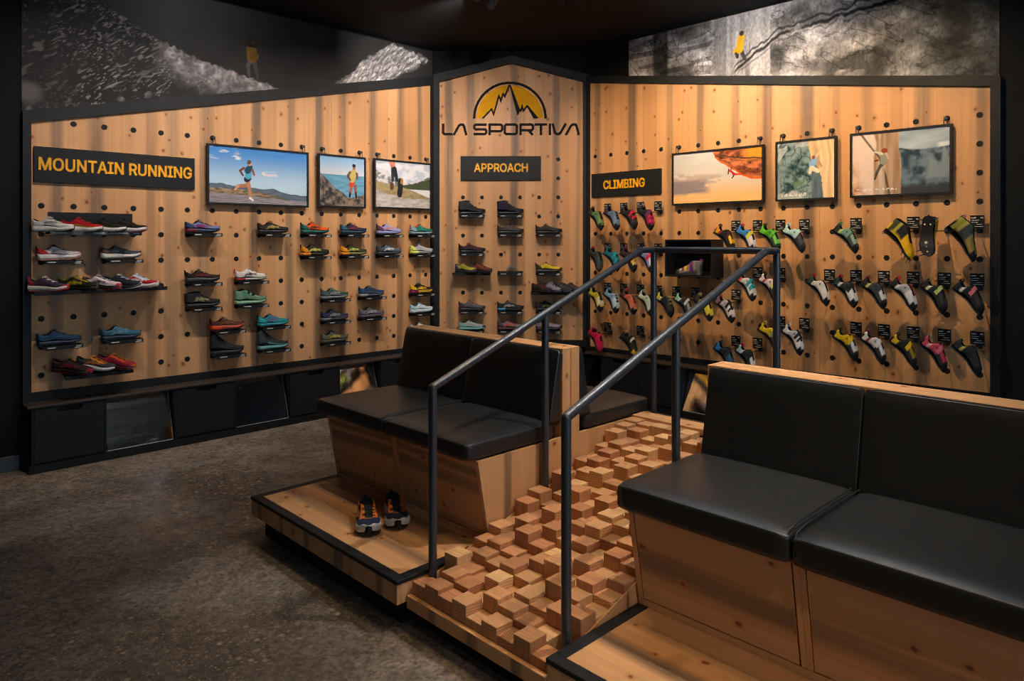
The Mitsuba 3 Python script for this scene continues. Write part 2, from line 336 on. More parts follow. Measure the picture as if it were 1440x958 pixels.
def mural_rock(p, n, uv):
    y, z = -uv.x, uv.y
    wy = y + .10 * (fbm(y * 2, z * 2, 41.0) - .5); wz = z + .10 * (fbm(y * 2, z * 2, 47.0) - .5)
    nb = fbm(wy * 3.5, wz * 5, 1.0, octaves=5); ng = fbm(wy * 16, wz * 26, 4.0, octaves=4)
    qa, qb = wy * .85 + wz * .5, wz * .85 - wy * .5
    ra = dr.abs(fbm(qa * 3.2, qb * 9, 51.0, octaves=5) - .5) * 2; rb = dr.abs(fbm(wy * 15, wz * 9, 57.0, octaves=4) - .5) * 2
    g = (.07 + .55 * sst(.28, .75, nb) * (0.30 + 1.2 * ng)) * (.40 + .60 * sst(.0, .07, ra)) * (.62 + .38 * sst(.0, .10, rb))
    g = g * (.75 + .5 * sst(.45, .55, fbm(wy * 1.7, wz * 2.6, 61.0)))
    # smooth pale slabs with vertical water streaks in the middle
    slabm = sst(2.96, 2.98, y + .02 * (noise(z * 20) - .5)) * (1 - sst(3.30, 3.33, y))
    slab = (.17 + .20 * noise(y * 22, z * 1.4, 3.0) + .10 * noise(y * 70, z * 3, 5.0)) * (1 - .45 * sst(.55, .7, noise(y * 13, z * .8, 15.0)))
    g = g * (1 - slabm) + slab * slabm
    s2 = sst(2.78, 2.80, y) * (1 - sst(2.96, 2.98, y)); g = g * (1 - s2) + (.33 + .20 * noise(y * 18, z * 2, 8.0)) * s2
    darkb = sst(3.78, 3.82, y) * (1 - sst(3.95, 4.0, y)); g = g * (1 - .85 * darkb)
    led = sst(3.32, 3.36, y); g = g * (1 - led * .55 * sst(.50, .58, noise(y * 4, z * 24, 8.0)))
    cl = interp(z * 0 + y, [1.4, 1.8, 2.34, 2.69, 2.94, 3.11, 3.3], [3.46, 3.41, 3.36, 3.33, 3.19, 3.08, 2.95])
    dc = z - cl + .035 * (noise(y * 13, z * 4) - .5) + .012 * (noise(y * 45, z * 20) - .5)
    crack = (1 - sst(.006, .026, dr.abs(dc))) + .85 * (1 - sst(.004, .018, dr.abs(dc - .05 + .035 * (noise(y * 22, 2.0) - .5)))) + .5 * (1 - sst(.003, .012, dr.abs(dc + .045 + .03 * (noise(y * 30, 9.0) - .5))))
    crack = crack * (1 - sst(3.08, 3.16, y))
    g = g * (1 - .94 * dr.clip(crack, 0, 1))
    g = g + .25 * sst(.60, .72, fbm(wy * 9, wz * 9, 12.0)) * sst(1.9, 2.2, y) * (1 - sst(2.55, 2.7, y)) * (1 - sst(0, .03, dc))
    g = g * (.62 + .50 * noise(y * 70, z * 45, 71.0) + .26 * noise(y * 150, z * 120, 73.0))
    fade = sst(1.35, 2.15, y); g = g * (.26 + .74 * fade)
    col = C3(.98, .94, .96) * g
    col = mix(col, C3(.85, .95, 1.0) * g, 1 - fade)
    return person(col, y, z, [((3.09, 3.21), (3.10, 3.27), .016, .02, '2e2c2b'), ((3.02, 3.18), (3.06, 3.27), .015, .02, '35302c'), ((3.07, 3.27), (3.055, 3.37), .034, .034, 'd0a218'),
        ((3.06, 3.30), (3.12, 3.26), .018, .014, 'd0a218'), ((3.05, 3.36), (3.04, 3.40), .016, .012, 'c9a02a'), ((3.05, 3.405), (3.05, 3.41), .02, .02, '3a2a20')])

# framed photographs: uv from 0 to 1
def pic_runner(p, n, uv):
    u, v = uv.x, uv.y; x = u * 1.8
    col = mix((.43, .60, .72), (.055, .23, .56), sst(.28, .98, v))
    cl = fbm(u * 7, v * 16, 3.0) * sst(.66, .8, v) * (1 - sst(.25, .45, u)); col = mix(col, C3(.72, .72, .76), .9 * sst(.52, .72, cl))
    c2 = fbm(u * 12, v * 26, 5.0) * (1 - sst(.06, .13, dr.abs(u - .6))) * (1 - sst(.03, .08, dr.abs(v - .56))); col = mix(col, C3(.70, .62, .64), .85 * sst(.4, .6, c2))
    h1 = interp(u, [0, .12, .2, .35, .55, .64, .72, .85, 1], [.335, .345, .32, .30, .275, .30, .24, .20, .185]) + .015 * (noise(u * 30) - .5)
    col = mix(col, mix((.075, .105, .155), (.13, .17, .22), noise(u * 20, v * 30)), sst(-.005, .005, h1 - v))
    h2 = interp(u, [0, .2, .4, .55, .7, .85, 1], [.27, .26, .25, .20, .16, .07, .02]) + .02 * (noise(u * 18, 3.0) - .5)
    gr = mix((.11, .085, .06), (.36, .25, .15), sst(.25, .75, fbm(u * 26, v * 60, 2.0, octaves=4))); gr = mix(gr, C3(.10, .12, .085), sst(.5, .8, u))
    col = mix(col, gr, sst(-.005, .005, h2 - v))
    col = mix(col, mix((.16, .15, .17), (.34, .31, .32), noise(u * 22, v * 130, 1.0)), sst(0, .01, .17 - .1 * u + .02 * noise(u * 9) - v))
    sk = 'b57f62'
    return person(col, x, v, [((.50, .31), (.645, .325), .03, .038, 'a86f55'), ((.445, .24), (.50, .31), .018, .026, 'c98f72'), ((.665, .43), (.70, .29), .046, .034, sk), ((.70, .29), (.725, .13), .032, .020, sk), ((.715, .10), (.765, .065), .022, .016, 'e4dcd6'),
        ((.655, .44), (.69, .46), .055, .05, '23283c'), ((.68, .50), (.69, .60), .058, .06, '4fa3b8'), ((.67, .60), (.71, .66), .06, .05, '264a5c'), ((.60, .64), (.535, .59), .024, .02, '7a4a3c'), ((.535, .59), (.585, .51), .02, .017, '6a3e30'), ((.755, .62), (.79, .53), .022, .017, '8a5240'),
        ((.705, .72), (.71, .75), .034, .03, 'd3a081'), ((.70, .76), (.69, .74), .034, .03, '6a4a3a')])
def pic_coast(p, n, uv):
    u, v = uv.x, uv.y
    col = mix((.52, .55, .60), (.22, .42, .62), sst(.6, 1.0, v))
    col = mix(col, mix((.075, .24, .36), (.16, .37, .50), noise(u * 8, v * 40)), sst(0, .01, .64 - v))
    h = interp(u, [0, .1, .25, .4, .55, .65, .8, 1], [.66, .60, .44, .33, .25, .17, .20, .26]) + .03 * (noise(u * 20, v * 8) - .5)
    rk = mix((.03, .03, .034), (.24, .195, .16), sst(.3, .75, fbm(u * 13, v * 12, 3.0, octaves=5))); rk = mix(rk, C3(.30, .19, .13), .6 * sst(.42, .6, u) * sst(.4, .7, fbm(u * 14, v * 14)))
    col = mix(col, rk, sst(-.005, .01, h - v))
    x = u
    return person(col, x, v, [((.675, .24), (.70, .42), .026, .036, '9a5f52'), ((.81, .22), (.79, .42), .024, .036, '8a5548'), ((.665, .20), (.672, .27), .02, .022, '22242c'), ((.815, .19), (.808, .28), .018, .022, '22242c'),
        ((.70, .45), (.74, .50), .06, .05, 'c44a32'), ((.72, .55), (.76, .70), .062, .07, 'b9a860'), ((.67, .70), (.62, .62), .03, .024, '6d5a44'), ((.62, .62), (.68, .54), .024, .02, '5f3e34'), ((.83, .68), (.84, .58), .026, .02, '6d4a3c'), ((.765, .79), (.765, .82), .03, .03, '8a5e4a'), ((.755, .845), (.775, .845), .034, .03, '23262c')])
def pic_trail(p, n, uv):
    u, v = uv.x, uv.y
    col = mix((.46, .52, .60), (.70, .71, .73), sst(.4, .6, fbm(u * 6, v * 9, 1.0)))
    mt = interp(u, [0, .1, .2, .3, .45, .6, .8, 1], [.80, .84, .78, .66, .58, .56, .62, .74]); col = mix(col, mix((.16, .17, .19), (.62, .62, .63), sst(.38, .6, fbm(u * 16, v * 22, 5.0))), sst(0, .02, mt - v))
    hl = interp(u, [.45, .55, .7, .85, 1], [.50, .52, .55, .62, .68]); col = mix(col, C3(.055, .075, .04), sst(0, .02, hl - v) * sst(.40, .46, u))
    col = mix(col, C3(.62, .63, .64), sst(0, .015, .42 - v) * sst(.5, .55, u))
    col = mix(col, mix((.22, .16, .075), (.40, .33, .17), fbm(u * 14, v * 18, 7.0)), sst(-.01, .02, interp(u, [0, .3, .6, 1], [.56, .50, .42, .24]) - v))
    col = mix(col, mix((.25, .23, .21), (.60, .56, .51), fbm(u * 13, v * 26, 8.0)), sst(-.02, .02, interp(u, [0, .3, .5, 1], [.36, .25, .22, .20]) + .05 * (noise(u * 10) - .5) - v))
    x = u * 1.4
    return person(col, x, v, [((.40, 1.0), (.44, .86), .075, .06, 'c98268'), ((.43, .83), (.42, .58), .05, .032, '2c3440'), ((.47, .84), (.53, .60), .055, .04, '232832'), ((.40, .50), (.40, .42), .05, .045, '5a4030'), ((.64, .60), (.62, .48), .055, .06, '9a7236'), ((.62, .46), (.60, .28), .07, .062, '23252c'), ((.60, .62), (.575, .50), .03, .03, '20242c')])
def pic_overhang(p, n, uv):
    u, v = uv.x, uv.y
    col = mix((.86, .50, .19), (.62, .60, .58), sst(.02, .62, v)); col = mix(col, C3(.47, .53, .60), .6 * sst(.5, 1, v) * (1 - .4 * u))
    c = fbm(u * 5, v * 9, 3.0); band = (1 - sst(.10, .19, dr.abs(v - .36 + .06 * noise(u * 6)))) * (1 - sst(.34, .48, u))
    col = mix(col, C3(.27, .22, .25), band * sst(.28, .5, c + .1))
    c4 = (1 - sst(.05, .12, dr.abs(v - .52 + .12 * u))) * sst(.47, .62, fbm(u * 11, v * 18, 9.0)) * (1 - sst(.5, .65, u)); col = mix(col, C3(.40, .33, .33), .7 * c4)
    edge = interp(u, [.46, .49, .56, .66, .72, .80, .9, 1.0], [1.05, .86, .75, .64, .56, .48, .40, .39]) + .03 * (noise(u * 25, v * 10) - .5)
    rn = dr.abs(fbm(u * 9 + v * 3, v * 11, 12.0, octaves=4) - .5) * 2; rk = mix((.16, .04, .02), (.62, .20, .08), sst(.25, .75, fbm(u * 16, v * 14, 2.0, octaves=4))) * (.35 + .65 * sst(.0, .14, rn)); rk = mix(rk, C3(.78, .30, .03), sst(.75, .9, u) * sst(.72, .85, v))
    rk = mix(rk, C3(.10, .045, .03), 1 - sst(.008, .02, dr.abs(v - .92 + .25 * (u - .5) + .04 * noise(u * 12))))
    rk = mix(rk, C3(.75, .12, .02), 1 - sst(.02, .06, v - edge))
    col = mix(col, rk, sst(0, .012, v - edge) * sst(.46, .47, u))
    col = mix(col, C3(.8, .7, .55), sst(-.075, -.07, -v) * sst(.055, .06, v) * sst(.08, .1, u) * (1 - sst(.46, .48, u)) * .6)
    x = u * 1.8
    return person(col, x, v, [((1.16, .62), (1.15, .53), .014, .012, '6a3020'), ((1.18, .60), (1.25, .54), .02, .02, 'c8301c'), ((1.25, .53), (1.30, .51), .026, .02, 'b02a20'), ((1.26, .50), (1.23, .45), .013, .010, '40303a'), ((1.30, .52), (1.42, .50), .018, .012, 'd8482a'), ((1.21, .62), (1.22, .66), .013, .012, '8a3a28')])
def pic_gorge(p, n, uv):
    u, v = uv.x, uv.y
    nn = fbm(u * 7 + v * 2, v * 9, 2.0, octaves=5); rn = dr.abs(fbm(u * 8, v * 6, 22.0, octaves=4) - .5) * 2; col = mix((.020, .060, .070), (.20, .29, .31), sst(.3, .7, nn)) * (.45 + .55 * sst(0, .12, rn))
    br = sst(.50, .62, fbm(u * 5 - v * 3, v * 4, 6.0)) * (1 - sst(.6, .75, u)); col = mix(col, mix((.22, .28, .30), (.58, .62, .62), fbm(u * 22, v * 24, 3.0)), br * .9)
    col = mix(col, C3(.10, .20, .07), .7 * (1 - sst(.06, .11, dr.sqrt(dr.square(u - .38) + dr.square((v - .26) * 1.6)))))
    e = interp(v, [0, .2, .45, .7, 1], [.80, .78, .74, .58, .52]); wl = mix((.42, .27, .14), (.72, .54, .33), noise(u * 26 + 2 * noise(v * 3), v * 1.6, 4.0)); wl = mix(wl, C3(.33, .31, .30), sst(.74, .6, u) * sst(.6, .8, noise(u * 18, v * 5)))
    col = mix(col, wl, sst(0, .02, u - e + .03 * (noise(v * 20) - .5)))
    lw = sst(0, .02, u - .60) * sst(0, .02, e - u + .02) * sst(0, .03, .48 - v); col = mix(col, mix((.05, .09, .12), (.18, .24, .27), noise(u * 30, v * 4)), lw)
    x = u
    cap = (sst(.5, .55, noise(u * 60, dr.floor(v * 40)))) * sst(.045, .05, v) * sst(-.10, -.095, -v) * sst(.07, .08, u) * (1 - sst(.5, .52, u)); col = mix(col, C3(.7, .7, .7), cap)
    return person(col, x, v, [((.66, .68), (.76, .80), .022, .018, 'd8b090'), ((.76, .80), (.75, .90), .017, .014, 'd8b090'), ((.62, .58), (.66, .66), .06, .05, '7fa6cc'), ((.62, .52), (.72, .46), .04, .034, 'd8c8b0'), ((.60, .52), (.58, .44), .036, .026, 'd8c8b0'), ((.74, .62), (.78, .54), .02, .018, 'b08a6a'), ((.64, .70), (.645, .71), .03, .03, '8a5a3c')])
def pic_wall(p, n, uv):
    u, v = uv.x, uv.y
    cloud = mix((.20, .28, .36), (.46, .54, .60), fbm(u * 4, v * 8, 2.0))
    mt = interp(u, [.5, .62, .75, .9, 1], [.74, .70, .69, .71, .74]); mm = mix((.025, .050, .075), (.14, .20, .25), sst(.3, .7, fbm(u * 16, v * 11, 5.0, octaves=5))); mm = mix(mm, C3(.20, .25, .29), (1 - sst(.08, .17, dr.abs(u - .90 - .12 * (v - .4)))) * sst(.52, .60, .75 - .5 * v + .2 * noise(u * 20, v * 5)) * sst(.18, .25, v))
    mm = mix(mm, C3(.045, .05, .055), sst(.0, .1, .18 - v))
    col = mix(cloud, mm, sst(-.01, .02, mt - v)); col = mix(col, C3(.62, .68, .72), (1 - sst(.02, .05, dr.abs(v - .74 - .15 * (u - .95)))) * sst(.86, .92, u))
    wl = mix((.36, .17, .085), (.70, .47, .33), sst(.25, .75, fbm(u * 14, v * 12, 3.0, octaves=4))); wl = mix(wl, C3(.68, .54, .46), sst(.3, .1, dr.abs(u - .12 - .2 * (1 - v))))
    wr = mix((.28, .17, .10), (.50, .35, .24), noise(u * 40, v * 2.0, 4.0)); wl = mix(wl, wr, sst(0, .03, u - .22 + .0 * v - .20 * (1 - v) * sst(.6, .9, v)))
    crk = 1 - sst(.008, .02, dr.abs(u - interp(v, [0, .3, .6, .75, 1], [.40, .36, .30, .22, .10]))); wl = mix(wl, C3(.06, .04, .03), .8 * crk)
    lc = sst(.28, .3, u) * (1 - sst(.34, .36, u)) * sst(0, .1, .55 - v); wl = mix(wl, mix((.45, .40, .33), (.72, .66, .55), noise(u * 60, v * 3)), .7 * lc)
    col = mix(col, wl, sst(-.004, .004, interp(v, [0, .5, .75, 1], [.52, .525, .50, .51]) + .01 * (noise(v * 30) - .5) - u))
    x = u * 1.45
    cap = (sst(.5, .55, noise(u * 70, dr.floor(v * 45)))) * sst(.07, .075, v) * sst(-.105, -.10, -v) * sst(.04, .05, u) * (1 - sst(.5, .52, u)); col = mix(col, C3(.75, .75, .75), cap)
    return person(col, x, v, [((.44, .46), (.39, .36), .026, .022, '5a5248'), ((.39, .36), (.36, .26), .022, .016, '4a423a'), ((.50, .52), (.45, .47), .035, .03, '57514a'), ((.49, .53), (.49, .64), .048, .05, '8a9084'), ((.47, .66), (.36, .70), .022, .016, 'c8c0b0'), ((.53, .66), (.57, .58), .02, .018, 'b8a890'), ((.50, .71), (.52, .71), .04, .036, '8f3d26'), ((.40, .56), (.36, .55), .016, .014, '7a2a22')])

def quad(fr, x0, x1, y0, y1, z, unit=False, poly=None):
    pts = np.array(poly if poly is not None else [(x0, y0), (x1, y0), (x1, y1), (x0, y1)], float)
    m = MB(); v = np.c_[pts, np.full(len(pts), z)]
    uv = (pts - [x0, y0]) / [x1 - x0, y1 - y0] if unit else pts
    return m.add(fr[0] + v @ np.array(fr[1:]), [(0, 1, 2), (0, 2, 3)], None, uv)
FLW = (V3(0, YW, 0), V3(1, 0, 0), UP, V3(0, -1, 0)); FRW = (V3(XW, 0, 0), V3(0, -1, 0), UP, V3(-1, 0, 0))
scene['m_mural_slope'] = princ(mikit.proc(mural_slope), .6, specular=.2)
scene['m_mural_rock'] = princ(mikit.proc(mural_rock), .6, specular=.2)
k = thing('wall_mural', 'black and white mural of a grassy mountain slope with a runner in an ochre jacket', 'mural')
scene[k] = MB().slab(Polygon([(1.033, 2.40), (4.645, 3.22), (4.645, 3.585), (1.033, 3.585)]), FLW, .002, .012).shape('m_mural_slope', uv=True)
k = thing('wall_mural', 'black and white mural of a rock face with a climber in yellow', 'mural')
scene[k] = MB().slab(Polygon([(-4.258, 3.10), (-1.155, 2.60), (-1.155, 3.585), (-4.258, 3.585)]), FRW, .002, .012).shape('m_mural_rock', uv=True)

# ------------------------------------------------------------------ display panels
OUT = {'L': [(1.083, .53), (4.607, .505), (4.607, 3.223), (1.083, 2.426)],
       'C': [(-.247, .555), (1.258, .555), (1.258, 3.259), (.507, 3.453), (-.247, 3.259)],
       'R': [(-4.734, .50), (-1.200, .55), (-1.200, 2.653), (-4.734, 3.236)]}
OUTF = {'L': [(1.033, .465), (4.640, .44), (4.640, 3.326), (1.033, 2.500)],
        'C': [(-.305, .49), (1.316, .49), (1.316, 3.332), (.507, 3.530), (-.305, 3.332)],
        'R': [(-4.782, .435), (-1.140, .485), (-1.140, 2.716), (-4.782, 3.317)]}
PLBL = {'L': 'wide wooden pegboard on the left with running shoes under a sloping black top rail', 'C': 'narrow gabled wooden pegboard in the middle with a mountain logo', 'R': 'wide wooden pegboard on the right with climbing shoes on hooks'}
RECTS = {'L': [(1.098, 2.197, 2.008, 2.26), (2.285, 3.188, 1.895, 2.392), (3.284, 3.79, 1.905, 2.395), (3.887, 4.583, 1.913, 2.398)],
         'C': [(-.023, .818, 2.229, 2.483)],
         'R': [(-4.701, -3.854, 2.045, 2.285), (-3.713, -2.813, 1.924, 2.409), (-2.710, -2.215, 1.922, 2.418), (-2.113, -1.42, 1.926, 2.421)]}
panel_key = {}
for w in 'LCR':
    fr = FRM[w]; k = panel_key[w] = thing('pegboard', PLBL[w], 'pegboard')
    wood, outer = Polygon(OUT[w]), Polygon(OUTF[w])
    seams = {'L': [5.5, 11.5], 'C': [], 'R': [5.5, 11.5]}[w]
    xs = [-9] + [hole(w, c, 0)[0] for c in seams] + [9]
    for i in range(len(xs) - 1):
        b = wood.buffer(.004, join_style=2).intersection(sbox(xs[i] + .0007, 0, xs[i + 1] - .0007, 9))
        put(k, 'panel_board', MB().slab(b, fr, -.018, 0, uo=(0, 0)).shape('m_wood_' + w, uv=True))
    zf = {'L': .022, 'C': .05, 'R': .022}[w]
    n = len(OUT[w])
    names = {'L': ['bottom', 'right', 'top', 'left'], 'C': ['bottom', 'right', 'top', 'top', 'left'], 'R': ['bottom', 'right', 'top', 'left']}[w]
    for i in range(n):
        a, b, c, d = OUT[w][i], OUT[w][(i + 1) % n], OUTF[w][(i + 1) % n], OUTF[w][i]
        put(k, 'frame_bar', MB().slab(Polygon([a, b, c, d]), fr, -.026 if w != 'C' else -.03, zf).shape('m_frame'))
    # round black plugs in the peg holes
    pm = MB(); ring = [(.0205, 0.0), (.0205, .0022), (.0185, .003), (.0070, .003), (.0058, .0010), (0, .0010)]; th = np.arange(14) * 2 * PI / 14
    vv = np.array([[(r * math.cos(t), r * math.sin(t), z) for t in th] for r, z in ring]); R_ = len(ring)
    i, j = np.meshgrid(np.arange(R_ - 1), np.arange(14), indexing='ij'); j2 = (j + 1) % 14
    ff = np.stack([i * 14 + j, i * 14 + j2, (i + 1) * 14 + j2, (i + 1) * 14 + j], -1).reshape(-1, 4)
    pm.add(vv.reshape(-1, 3) @ np.array(fr[1:]), ff)
    base = pm.shape('m_black')
    rows = {'L': range(-3, 7), 'C': range(-2, 8), 'R': range(-2, 9)}[w]; cols = range(6 if w == 'C' else 18)
    for r in rows:
        for c in cols:
            x, y = hole(w, c, r)
            if not wood.buffer(-.024).contains(Point(x, y)) or any(a < x < b and lo < y < hi for a, b, lo, hi in RECTS[w]): continue
            if w == 'C' and r < 0 and c < 5: continue
            if w == 'R' and r <= 0 and r > -2 and c < 17: continue
            put(k, 'hole_plug', {**base, 'to_world': T().translate(on(w, x, y, .0003).tolist())})

# signs
def text_poly(text, grow):
    """outline of a word, capitals 1 high, strokes thickened by grow"""
    m = meshkit.text_mesh(text, 1.0, depth=1.0, bold=True); v, fc = np.array(m.vertices), np.array(m.faces)
    low = fc[(v[fc][:, :, 2] < .01).all(1)]
    return unary_union([Polygon(v[t][:, :2]).buffer(.002) for t in low]).buffer(grow, join_style=2).simplify(.004)
def lettering(text, x0, x1, y0, y1, fr, z, col, grow=.014):
    g = text_poly(text, grow); a, b_, c, d = g.bounds
    from shapely import affinity
    g = affinity.affine_transform(g, [(x1 - x0) / (c - a), 0, 0, (y1 - y0) / (d - b_), x0 - a * (x1 - x0) / (c - a), y0 - b_ * (y1 - y0) / (d - b_)])
    return MB().slab(g, fr, z, z + .006, c=col)
YEL = lin('e0a012')
for w, txt, rc, tx, where in (('L', 'MOUNTAIN RUNNING', RECTS['L'][0], (1.125, 2.172, 2.092, 2.186), 'left'), ('C', 'APPROACH', RECTS['C'][0], (.117, .682, 2.314, 2.408), 'middle'), ('R', 'CLIMBING', RECTS['R'][0], (-4.54, -4.035, 2.117, 2.209), 'right')):
    k = thing('wall_sign', f'dark grey sign reading {txt} in yellow letters on the {where} display wall', 'sign')
    put(k, 'plate', MB().box((rc[0], rc[2], .004), (rc[1], rc[3], .022), ch=.002, fr=FRM[w]).shape('m_frame'))
    put(k, 'lettering', lettering(txt, *tx, FRM[w], .022, YEL).shape('m_vcs', color=True), label='yellow raised letters')

# painted logo on the centre wall
k = thing('logo_decal', 'black and yellow mountain logo above the word mark on the middle display wall', 'logo')
cx, cy = .493, 2.880; R1 = .388
half = sbox(-1, 0, 1, 1)
lg = lambda pts: [((x - 540) / 1109 * 220 / 26.78 * P, -(y - 465) / 1109 * 220 / 26.78 * P) for x, y in pts]
ringp = Point(0, 0).buffer(R1, 48).difference(Point(0, 0).buffer(R1 - .026, 48)).intersection(half)
ridge = [(345, 466), (410, 398), (425, 435), (462, 305), (475, 340), (492, 290), (504, 308), (538, 226)]
rightr = [(592, 440), (610, 402), (618, 410), (627, 380), (636, 410), (662, 376), (742, 466)]
mount = Polygon(lg(ridge + rightr + [(742, 500), (345, 500)])).buffer(0)
yel = Point(0, 0).buffer(R1 - .040, 48).intersection(half).difference(mount.buffer(.004))
blk = unary_union([LineString(lg(ridge)).buffer(.0085, cap_style=2, join_style=2), Polygon(lg([(536, 222), (548, 232), (608, 392), (612, 404), (592, 442)])).buffer(0),
                   LineString(lg(rightr[:-1])).buffer(.009, cap_style=2, join_style=2), Polygon(lg([(655, 372), (668, 372), (745, 466), (708, 466)])).buffer(0)]).intersection(half)
fo = (FC[0] + cx * FC[1] + cy * UP,) + FC[1:]
put(k, 'yellow_sky', MB().slab(yel, fo, .0003, .0016, c=lin('d69a06')).shape('m_vcm', color=True), label='yellow half disc')
put(k, 'black_ridge', MB().slab(unary_union([blk, ringp]), fo, .0003, .0022, c=lin('17110d')).shape('m_vcm', color=True), label='black arc and ridge line')
LW = 0.0255
def stroke(pts): return LineString(pts).buffer(LW / 2, cap_style=2, join_style=1, quad_segs=4)
def ch(pts, x0, x1): return [(x0 + a * (x1 - x0), b) for a, b in pts]
e, t_ = .085, .915
GL = {'L': [[(.10, 1), (.10, .22), (.22, e), (1, e)]], 'A': [[(.05, 0), (.42, .80), (.55, t_), (.72, t_), (.80, .80), (.97, 0)]],
      'S': [[(.97, t_), (.16, t_), (.07, .80), (.07, .62), (.16, .5), (.85, .5), (.93, .38), (.93, .2), (.84, e), (.03, e)]],
      'P': [[(.07, 0), (.07, t_), (.85, t_), (.94, .80), (.94, .46), (.85, .33), (.07, .33)]], 'O': [[(.16, e), (.07, .2), (.07, .8), (.16, t_), (.84, t_), (.93, .8), (.93, .2), (.84, e), (.16, e), (.10, .15)]],
      'R': [[(.07, 0), (.07, t_), (.85, t_), (.94, .80), (.94, .54), (.85, .42), (.07, .42)], [(.62, .42), (.93, 0)]], 'T': [[(0, t_), (1, t_)], [(.5, t_), (.5, 0)]], 'I': [[(.5, 0), (.5, 1)]],
      'V': [[(.03, 1), (.20, .20), (.32, e), (.50, e), (.60, .20), (.97, 1)]]}
lets = [('L', 55, 130), ('A', 133, 230), ('S', 277, 376), ('P', 386, 488), ('O', 494, 593), ('R', 605, 706), ('T', 712, 802), ('I', 806, 834), ('V', 836, 936), ('A', 928, 1028)]
for c, a, b in lets:
    xa_, xb_ = [-.305 + (q + 2) / 1109 * 220 / 26.78 * P for q in (a, b)]
    g = unary_union([stroke([(xa_ + u * (xb_ - xa_), 2.706 + v * .121) for u, v in st]) for st in GL[c]])
    put(k, 'letter', MB().slab(g, FC, .0003, .0022, c=lin('17110d')).shape('m_vcm', color=True))

# framed photographs
PICS = [('L', 1, pic_runner, 'framed photo of a woman running on a mountain trail under a blue sky'), ('L', 2, pic_coast, 'small framed photo of a runner standing on rocks above the sea'), ('L', 3, pic_trail, 'framed photo of a close view of running legs before snowy mountains'),
        ('R', 1, pic_overhang, 'framed photo of a climber under a red overhang at sunset'), ('R', 2, pic_gorge, 'small framed photo of a climber on a pale wall above a gorge'), ('R', 3, pic_wall, 'framed photo of a climber on orange rock with blue mountains behind')]
for i, (w, q, fn, lab) in enumerate(PICS):
    x0, x1, y0, y1 = RECTS[w][q]; fr = FRM[w]; k = thing('framed_photo', lab, 'picture'); b = .016
    scene[f'm_pic_{i}'] = princ(mikit.proc(fn), .35, specular=.3)
    put(k, 'photo', quad(fr, x0 + b, x1 - b, y0 + b, y1 - b, .044, unit=True).shape(f'm_pic_{i}', uv=True))
    fm = MB(); fm.box((x0, y0, .024), (x0 + b, y1, .052), fr=fr).box((x1 - b, y0, .024), (x1, y1, .052), fr=fr).box((x0 + b, y0, .024), (x1 - b, y0 + b, .052), fr=fr).box((x0 + b, y1 - b, .024), (x1 - b, y1, .052), fr=fr).box((x0 + b, y0 + b, .024), (x1 - b, y1 - b, .0435), fr=fr)
    put(k, 'frame', fm.shape('m_frame'))
    hr = {'L': -3, 'R': -2}[w]
    cols = [c for c in range(18) if x0 - .03 < hole(w, c, hr)[0] < x1 + .03]
    for c in (cols[0], cols[-1]):
        hx, hy = hole(w, c, hr)
        h = MB().tube([on(w, hx, hy, .003), on(w, hx, hy, .044)], .011, 10).tube([on(w, hx - .008, hy - .004, .038), on(w, hx - .012, y1 - .004, .038)], .003, 6).tube([on(w, hx + .008, hy - .004, .038), on(w, hx + .012, y1 - .004, .038)], .003, 6)
        put(k, 'hanger', h.shape('m_metal'))
# ------------------------------------------------------------------ benches, ramp, rails
XC = 2.77                                     # the mid plane of the benches
def rbox(lo, hi, r, n=10, crown=0.0, skew=None):
    """soft cushion: a box with rounded edges and a slightly domed top"""
    lo, hi = np.array(lo, float), np.array(hi, float); m = trimesh.creation.box((2, 2, 2))
    V, Fc, b = [], [], 0
    kk = np.linspace(-1, 1, n + 1); kk = np.sign(kk) * np.abs(kk) ** .8
    for a in range(3):
        for sg in (-1, 1):
            u, v = np.meshgrid(kk, kk, indexing='ij'); p = np.zeros((n + 1, n + 1, 3)); p[..., a] = sg; p[..., (a + 1) % 3] = u; p[..., (a + 2) % 3] = v
            f = grid_faces(n + 1, n + 1).reshape(-1, 4); V.append(p.reshape(-1, 3)); Fc.append((f if sg > 0 else f[:, ::-1]) + b); b += (n + 1) ** 2
    V = np.vstack(V); Fc = np.vstack(Fc); size = (hi - lo) / 2; mid = (hi + lo) / 2
    p = V * size; core = np.clip(p, -(size - r), size - r); d = p - core; L = np.linalg.norm(d, axis=1, keepdims=True)
    p = core + np.where(L > 1e-9, d / np.maximum(L, 1e-9) * r, 0)
    if crown: p[:, 2] += crown * np.where(p[:, 2] > 0, 1, 0) * (1 - (p[:, 0] / size[0]) ** 4) * (1 - (p[:, 1] / size[1]) ** 4)
    p = p + mid
    if skew is not None: p = skew(p)
    f = np.vstack([Fc[:, [0, 1, 2]], Fc[:, [0, 2, 3]]]); mm = trimesh.Trimesh(p, f, process=False); mm.merge_vertices(); return mm
MX = [XC]
def mirror(V): V = V.copy(); V[:, 0] = 2 * MX[0] - V[:, 0]; return V

